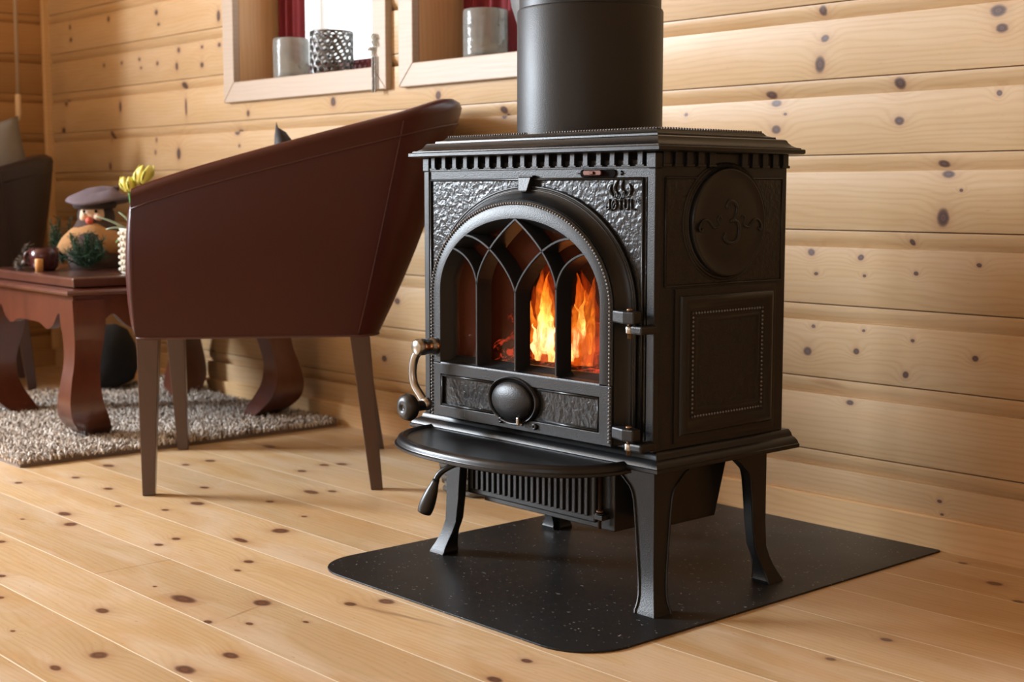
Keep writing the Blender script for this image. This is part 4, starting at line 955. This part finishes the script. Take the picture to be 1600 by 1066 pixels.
# ------------------------------------------------------------------ shaggy rug
RX0,RX1,RY0,RY1=-4.13,-3.095,1.28,2.145
RG=root('shaggy_rug',((RX0+RX1)/2,(RY0+RY1)/2,0)); mark(RG,'beige and grey shaggy wool rug under the coffee table','rug')
def rugz(x,y): return .012+.045*math.exp(-(((x+3.86)/.13)**2+((y-2.08)/.06)**2))+.003*mnoise.noise(Vector((x*9,y*9,0)))
bm=BM(); nx,ny=60,36
g=[[bm.verts.new((lerp(RX0,RX1,i/nx),lerp(RY0,RY1,j/ny),rugz(lerp(RX0,RX1,i/nx),lerp(RY0,RY1,j/ny)))) for j in range(ny+1)] for i in range(nx+1)]
g0=[[bm.verts.new((lerp(RX0,RX1,i/nx),lerp(RY0,RY1,j/ny),.0005)) for j in range(ny+1)] for i in range(nx+1)]
for i in range(nx):
    for j in range(ny): bm.faces.new((g[i][j],g[i+1][j],g[i+1][j+1],g[i][j+1]))
for i in range(nx): bm.faces.new((g0[i][0],g0[i+1][0],g[i+1][0],g[i][0])); bm.faces.new((g0[i+1][ny],g0[i][ny],g[i][ny],g[i+1][ny]))
for j in range(ny): bm.faces.new((g0[nx][j],g0[nx][j+1],g[nx][j+1],g[nx][j])); bm.faces.new((g0[0][j+1],g0[0][j],g[0][j],g[0][j+1]))
bmesh.ops.delete(bm,geom=[v for v in bm.verts if not v.link_faces],context='VERTS')
fin('rug_backing',bm,M['rugbase'],RG)
verts=[];faces=[]; rnd=random.random
ox,oy=(RX0+RX1)/2,(RY0+RY1)/2
step=.0078
yy=RY0-.002
while yy<RY1:
    xx=RX0
    while xx<RX1+.004:
        x=xx+(rnd()-.5)*.008; y=yy+(rnd()-.5)*.008; z=rugz(x,y)-.003
        edge=min(x-RX0,RX1-x,y-RY0,RY1-y)
        L=.019+.012*rnd(); lx=(rnd()-.5)*.022; ly=(rnd()-.5)*.022
        if edge<.015:
            L*=.7; 
        r=.0020+.0013*rnd(); b=len(verts); a0=rnd()*6.28
        for lv in range(4):
            q=lv/3; cx=x+lx*q*q; cy=y+ly*q*q; cz=z+L*(q-.28*q*q); rr=r*(1.05,1.25,1.0,.35)[lv]
            for k in range(4):
                a=a0+k*PI/2+q*1.5; verts.append((cx+cos(a)*rr-ox,cy+sin(a)*rr-oy,max(.0006,cz+(.001 if k%2 else 0))))
        for lv in range(3):
            for k in range(4): faces.append((b+lv*4+k,b+lv*4+(k+1)%4,b+lv*4+4+(k+1)%4,b+lv*4+4+k))
        faces.append((b+12,b+13,b+14,b+15))
        xx+=step
    yy+=step
me=bpy.data.meshes.new('rug_pile'); me.from_pydata(verts,[],faces); me.materials.append(M['rug'])
for p in me.polygons: p.use_smooth=True
o=bpy.data.objects.new('rug_pile',me); COL.objects.link(o); o.parent=RG; o['kind']='stuff'

# ------------------------------------------------------------------ things on the coffee table
TZ=.018+H+.0005
M['beard']=simple('tan_fleece_beard',(.38,.20,.08),.95,0,nscale=120,nstr=1.,var=.25)
M['skin']=simple('doll_skin',(.75,.52,.36),.6)
M['rednose']=simple('red_nose',(.55,.09,.05),.6)
M['hat']=simple('grey_purple_felt',(.13,.10,.12),.95,0,nscale=200,nstr=.5,var=.3)
M['body']=simple('dark_felt',(.06,.035,.03),.95)
M['hair']=simple('dark_fur_trim',(.035,.025,.025),.95,nscale=250,nstr=1.)
gx,gy=-3.632,1.735
GN=root('bearded_doll',(gx,gy,TZ)); mark(GN,'small bearded doll with a wide floppy grey hat on the coffee table','doll')
tc=Vector((.74,-.66,0))  # direction of the doll's face
def G(bm,c,r,s): ball(bm,(gx+c[0],gy+c[1],TZ+c[2]),r,20,12,s)
sd=Vector((.66,.74,0))
bm=BM(); lathe(bm,[(.07,TZ),(.078,TZ+.03),(.070,TZ+.09),(.045,TZ+.13),(.02,TZ+.15)],24,(gx,gy,0)); fin('body',bm,M['body'],GN,smooth=True)
bm=BM(); G(bm,(0,0,.140),.042,(1,1,1)); fin('head',bm,M['skin'],GN,smooth=True)
bm=BM(); G(bm,(-tc.x*.012,-tc.y*.012,.138),.050,(1,1,1)); fin('hair',bm,M['hair'],GN,smooth=True)
for s_e in (-1,1):
    bm=BM(); G(bm,(tc.x*.0445+sd.x*.016*s_e,tc.y*.0445+sd.y*.016*s_e,.153),.0042,(1,1,1)); fin('eye',bm,M['black'],GN,smooth=True)
bm=BM(); rings=[]
for k,(z,wd,dp) in enumerate(((.135,.030,.030),(.118,.060,.038),(.095,.085,.04),(.07,.098,.04),(.05,.085,.036),(.03,.05,.025),(.018,.01,.01))):
    rings.append([(gx+tc.x*(.028+dp*cos(a))+sd.x*wd*sin(a),gy+tc.y*(.028+dp*cos(a))+sd.y*wd*sin(a),TZ+z*.87+.004*sin(3*a+k)) for a in [2*PI*j/20 for j in range(20)]])
loft(bm,rings); fin('beard',bm,M['beard'],GN,smooth=True)
bm=BM(); 
for s in (-1,1): G(bm,(tc.x*.034+sd.x*.019*s,tc.y*.034+sd.y*.019*s,.138),.0125,(1,1,1))
fin('cheeks',bm,M['skin'],GN,smooth=True)
bm=BM(); G(bm,(tc.x*.052,tc.y*.052,.128),.0105,(1,1,1)); fin('nose',bm,M['rednose'],GN,smooth=True)
bm=BM(); tube(bm,[(gx+cos(a)*.046,gy+sin(a)*.046,TZ+.172) for a in [2*PI*j/20 for j in range(20)]],.013,10,closed=True); fin('fur_trim',bm,M['hair'],GN,smooth=True)
bm=BM(); rings=[]
for z,r,dx in ((.172,.052,0),(.178,.088,.01),(.186,.084,.012),(.196,.060,.012),(.208,.040,.020),(.214,.022,.04),(.212,.008,.06)):
    rings.append([(gx+sd.x*(cos(a)*r+dx)+tc.x*sin(a)*r*.8,gy+sd.y*(cos(a)*r+dx)+tc.y*sin(a)*r*.8,TZ+z+.007*sin(2*a+1)) for a in [2*PI*j/24 for j in range(24)]])
loft(bm,rings); fin('hat',bm,M['hat'],GN,smooth=True)
# evergreen sprigs
M['fir']=simple('dark_fir_green',(.012,.045,.020),.8,0,var=.4,nscale=50)
def sprig(x,y,n,rad,hgt,label,seed):
    rg=random.Random(seed); bm=BM()
    for b in range(n):
        a=rg.random()*6.28; l=rad*(.6+.5*rg.random()); zz=hgt*(.3+.7*rg.random()); p0=Vector((x,y,TZ+.008)); p1=p0+Vector((cos(a)*l*.7,sin(a)*l*.7,zz))
        tube(bm,[p0,p1],.0016,5)
        for k in range(26):
            q=.2+.8*k/25; c=p0.lerp(p1,q); d=Vector((rg.random()-.5,rg.random()-.5,rg.random()-.3)).normalized()*.017
            tube(bm,[c,c+d],[.0014,.0005],4)
    o=fin('fir_sprig',bm,M['fir']); mark(o,label,'evergreen decoration')
sprig(-3.500,1.640,34,.080,.090,'dark green fir sprigs to the right of the bearded doll on the table',3)
sprig(-3.745,1.690,22,.045,.13,'dark green fir sprigs to the left of the bearded doll, beside the dark armchair',5)
# dark red mug
M['mug']=simple('dark_maroon_glaze',(.05,.008,.010),.25)
MG=root('mug',(-3.60,1.575,TZ)); mark(MG,'dark maroon mug in front of the bearded doll on the table','mug')
bm=BM(); lathe(bm,[(.026,TZ),(.034,TZ+.010),(.038,TZ+.035),(.037,TZ+.058),(.034,TZ+.058),(.033,TZ+.02),(.005,TZ+.012)],28,(-3.60,1.575,0)); fin('mug_body',bm,M['mug'],MG,smooth=True)
bm=BM(); tube(bm,[(-3.60-.66*(.034+.018*sin(a)),1.575-.74*(.034+.018*sin(a)),TZ+.033+.018*cos(a)) for a in [PI*k/10 for k in range(11)]],.004,8); fin('mug_handle',bm,M['mug'],MG,smooth=True)
# silver tinsel garland
bm=BM(); rg=random.Random(9)
P=catmull([(-3.715,1.585,TZ+.06),(-3.720,1.57,TZ+.03),(-3.69,1.545,TZ+.016),(-3.655,1.53,TZ+.012),(-3.63,1.522,TZ+.012)],8)
for c in P:
    for k in range(7):
        d=Vector((rg.random()-.5,rg.random()-.5,rg.random()-.4)).normalized()*.016; q=c+d; q.z=max(q.z,TZ+.001); tube(bm,[c,q],[.0018,.0009],4)
tube(bm,P,.003,6); o=fin('tinsel_garland',bm,M['silver']); mark(o,'short grey silver tinsel garland around the dark mug on the table','garland')
# tea light candle holders
M['amber']=simple('amber_wax',(.60,.28,.08),.5)
for (x,y,h,lab) in ((-3.565,1.545,.032,'small amber candle in front of the dark maroon mug'),(-3.70,1.60,.055,'small amber candle beside the tinsel, left of the mug')):
    r=root('candle',(x,y,TZ)); mark(r,lab,'candle')
    bm=BM(); lathe(bm,[(.010,TZ),(.0105,TZ+h-.002),(.009,TZ+h)],16,(x,y,0)); fin('wax',bm,M['amber'],r,smooth=True)
    bm=BM(); lathe(bm,[(.0008,TZ+h),(.0006,TZ+h+.006)],6,(x,y,0)); fin('wick',bm,M['black'],r)
# flower pot with tulips
M['pot']=simple('cream_lattice_ceramic',(.60,.57,.47),.5)
M['petal']=simple('yellow_green_petal',(.72,.66,.14),.5,var=.2,nscale=40)
M['leaf']=simple('pale_green_leaf',(.33,.42,.30),.5,var=.3,nscale=30)
M['leafb']=simple('bright_green_leaf',(.10,.36,.10),.5)
fx_,fy_=-3.296,1.680
FP=root('flower_pot',(fx_,fy_,TZ)); mark(FP,'cream lattice pot with yellow green tulips and pale leaves on the table edge','potted flowers')
bm=BM(); lathe(bm,[(.032,TZ),(.036,TZ+.004),(.037,TZ+.110),(.039,TZ+.114),(.034,TZ+.114),(.033,TZ+.02),(.004,TZ+.015)],32,(fx_,fy_,0))
for row in range(7):
    for k in range(18):
        a=2*PI*(k+.5*(row%2))/18; ball(bm,(fx_+cos(a)*.0375,fy_+sin(a)*.0375,TZ+.012+row*.015),.0052,6,4)
o=fin('pot',bm,M['pot'],FP,smooth=True)
def leaf(base,tip,ht,wd,mat,nm):
    bm=BM(); a=Vector(base); b=Vector(tip); n=10; side=(b-a).cross(Vector((0,0,1))).normalized(); rings=[]
    for k in range(n+1):
        t=k/n; c=a.lerp(b,t)+Vector((0,0,ht*sin(PI*t))); w_=wd*sin(PI*clamp(.12+t*.86))
        rings.append([c-side*w_+Vector((0,0,.001)),c+Vector((0,0,-.0022-w_*.25)),c+side*w_+Vector((0,0,.001)),c+Vector((0,0,-.0006-w_*.2))])
    loft(bm,rings); fin(nm,bm,mat,FP,smooth=True)
T0=Vector((fx_,fy_,TZ+.10))
leaf(T0,T0+Vector((-.060,-.075,.045)),.006,.008,M['leaf'],'leaf')
leaf(T0+Vector((0,0,-.005)),T0+Vector((-.045,-.055,.012)),.012,.007,M['leaf'],'leaf')
leaf(T0+Vector((0,0,.0)),T0+Vector((-.025,-.03,.055)),.010,.009,M['leaf'],'leaf')
leaf(T0+Vector((0,0,-.01)),T0+Vector((-.035,-.035,-.022)),.015,.010,M['leafb'],'leaf')
leaf(T0,T0+Vector((.06,.03,.06)),.02,.008,M['leaf'],'leaf')
def tulip(dx,dy,dz,r,tilt):
    c=T0+Vector((dx,dy,dz)); bm=BM(); tube(bm,catmull([T0+Vector((dx*.2,dy*.2,0)),T0+Vector((dx*.5,dy*.5,dz*.5)),c],5),.0022,6); fin('stem',bm,M['leafb'],FP,smooth=True)
    bm=BM()
    for k in range(6):
        a=k*PI/3; rings=[]
        for j in range(7):
            t=j/6; w_=r*.75*sin(PI*clamp(.1+t*.85)); rad=r*(.35+.65*sin(PI*clamp(t*.72+.08))); z=t*r*2.1
            e=Vector((cos(a),sin(a),0)); s_=Vector((-sin(a),cos(a),0)); p=c+e*rad+Vector((tilt[0]*z,tilt[1]*z,z))
            rings.append([p-s_*w_,p+e*.0015,p+s_*w_,p-e*.0015])
        loft(bm,rings)
    fin('tulip_bloom',bm,M['petal'],FP,smooth=True)
tulip(-.006,-.010,.105,.018,(-.1,-.1)); tulip(.016,.012,.125,.022,(.3,.2)); tulip(.0,.03,.09,.014,(0,.2))

# black round pouf and leaning frame near the back wall
M['blackfur']=simple('black_fleece',(.010,.010,.010),.95,0,nscale=90,nstr=1.)
bm=BM(); c=(-4.02,1.955,0); lathe(bm,[(.045,.034),(.072,.05),(.082,.10),(.078,.16),(.055,.205),(.02,.222)],24,c); o=fin('floor_pouf',bm,M['blackfur'],smooth=True)
for v in o.data.vertices:
    d=mnoise.noise(v.co*18)*.008; v.co+=v.normal*d
mark(o,'small round black fleece pouf on the rug behind the coffee table','pouf')
# hanging blind cord
CD=root('blind_cord',(-4.740,2.0,.86)); mark(CD,'thin pale cord with a wooden pull hanging in the far left corner','cord')
bm=BM(); tube(bm,[(-4.722,2.0,ZC-.002),(-4.730,2.0,1.6),(-4.738,2.0,.95)],.0065,8); fin('cord_line',bm,simple('pale_cord',(.45,.34,.24),.8),CD,smooth=True)
bm=BM(); lathe(bm,[(.004,.952),(.010,.946),(.0105,.88),(.008,.862),(.002,.86)],14,(-4.739,2.0,0)); fin('cord_pull',bm,simple('pale_wood_pull',(.62,.45,.28),.5),CD,smooth=True)

# ------------------------------------------------------------------ window sill things
SZ=WZ0
def jar(x,y,r,h,label):
    bm=BM(); z=SZ
    lathe(bm,[(r*.9,z),(r*.985,z+.004),(r,z+.012),(r,z+h-.010),(r*.985,z+h-.003),(r*.96,z+h),(r*.90,z+h-.001),(r*.90,z+.012),(.003,z+.010)],48,(x,y,0)); o=fin('glass_jar',bm,M['jar'],smooth=True); mark(o,label,'candle holder')
jar(-3.436,2.243,.0505,.115,'speckled silvery glass candle holder next to the lattice lantern on the window sill')
jar(-2.600,2.243,.0535,.117,'speckled silvery glass candle holder alone on the sill by the flue pipe')
# openwork lantern
LT=root('lattice_lantern',(-3.250,2.252,SZ)); mark(LT,'round openwork silver lantern of little rings on the window sill','lantern'); bm=BM(); r=.057
for zz in (SZ+.003,SZ+.118): tube(bm,[(-3.25+cos(a)*r,2.252+sin(a)*r,zz) for a in [2*PI*k/40 for k in range(40)]],.0028,6,closed=True)
fin('rim',bm,M['silver'],LT,smooth=True)
bm=BM(); rows=6; nn=17
for row in range(rows):
    for k in range(nn):
        a0=2*PI*(k+.5*(row%2))/nn; zc=SZ+.014+row*.0182; cr=.0098*(.85+.3*random.random()); pts=[]
        for j in range(10):
            t=2*PI*j/10; a=a0+cos(t)*cr/r; pts.append((-3.25+cos(a)*r,2.252+sin(a)*r,zc+sin(t)*cr))
        tube(bm,pts,.0028,4,up=(cos(a0),sin(a0),0),closed=True)
fin('ring_mesh',bm,M['silver'],LT,smooth=True)
bm=BM(); lathe(bm,[(.050,SZ+.001),(.050,SZ+.008),(.002,SZ+.009)],24,(-3.25,2.252,0)); fin('lantern_base',bm,M['grey'],LT,smooth=True)
# bead chain over the trim
bm=BM(); rg=random.Random(4); CH=root('bead_chain',(-2.925,YB-.022,.876)); mark(CH,'string of small dark and clear beads hanging over the window trim','bead chain')
yc=YB-.0235
for k in range(17):
    z=.872+k*.0052
    for s in (-1,1): ball(bm,(-2.922+s*.0062,yc,z),.0030,7,5)
fin('small_bead',bm,M['pin'],CH,smooth=True)
bm=BM(); tube(bm,[(-2.922,yc,.872),(-2.922,yc,.958)],.0012,5); fin('string',bm,M['black'],CH)
bm=BM(); ball(bm,(-2.935,yc+.0,.971),.0105,12,8,(1,.8,1.15)); ball(bm,(-2.918,yc,.990),.0070,10,6); ball(bm,(-2.921,yc,1.006),.0085,10,6); tube(bm,[(-2.922,yc,.955),(-2.92,yc,1.008)],.002,5)
for k in range(5): ball(bm,(-2.920+(k%2-.5)*.014,yc,.978+k*.008),.0042,8,5)
fin('glass_pendant',bm,M['jar'],CH,smooth=True)
# grey vase
bm=BM(); z=SZ; lathe(bm,[(.030,z),(.033,z+.003),(.036,z+.02),(.048,z+.06),(.064,z+.11),(.072,z+.155),(.070,z+.19),(.055,z+.225),(.035,z+.245),(.036,z+.26),(.032,z+.26),(.030,z+.245)],40,(-2.432,2.262,0)); o=fin('vase',bm,M['grey'],smooth=True); mark(o,'grey stoneware vase tapering to its foot on the sill behind the flue pipe','vase')

# ------------------------------------------------------------------ wicker basket behind the stove
def wick():
    t=NT('grey_wicker'); P=t.sep(t.obj()); n=t.noise(t.obj(),60.,3); t.pbr(t.mix(n,(.07,.065,.06),(.22,.21,.19)),.8,0.,None,.3); return t.m
M['wicker']=wick()
WBX,WBY,WBR=-2.215,1.905,.088
WB=root('wicker_basket',(WBX,WBY,0)); mark(WB,'low grey wicker basket on the floor behind the wood stove','basket')
bm=BM()
for row in range(8):
    z=.008+row*.0125; rr=WBR*(.88+.02*row)
    tube(bm,[(WBX+cos(a)*(rr+.004*cos(12*a+PI*row)),WBY+sin(a)*(rr+.004*cos(12*a+PI*row)),z) for a in [2*PI*k/72 for k in range(72)]],.0068,6,closed=True)
fin('woven_wall',bm,M['wicker'],WB,smooth=True)
bm=BM(); lathe(bm,[(WBR*.85,.002),(WBR*.85,.008),(.002,.009)],32,(WBX,WBY,0)); fin('basket_base',bm,M['wicker'],WB)
bm=BM(); tube(bm,[(WBX+cos(a)*WBR*1.04,WBY+sin(a)*WBR*1.04,.109) for a in [2*PI*k/48 for k in range(48)]],.009,8,closed=True); fin('basket_rim',bm,M['wicker'],WB,smooth=True)
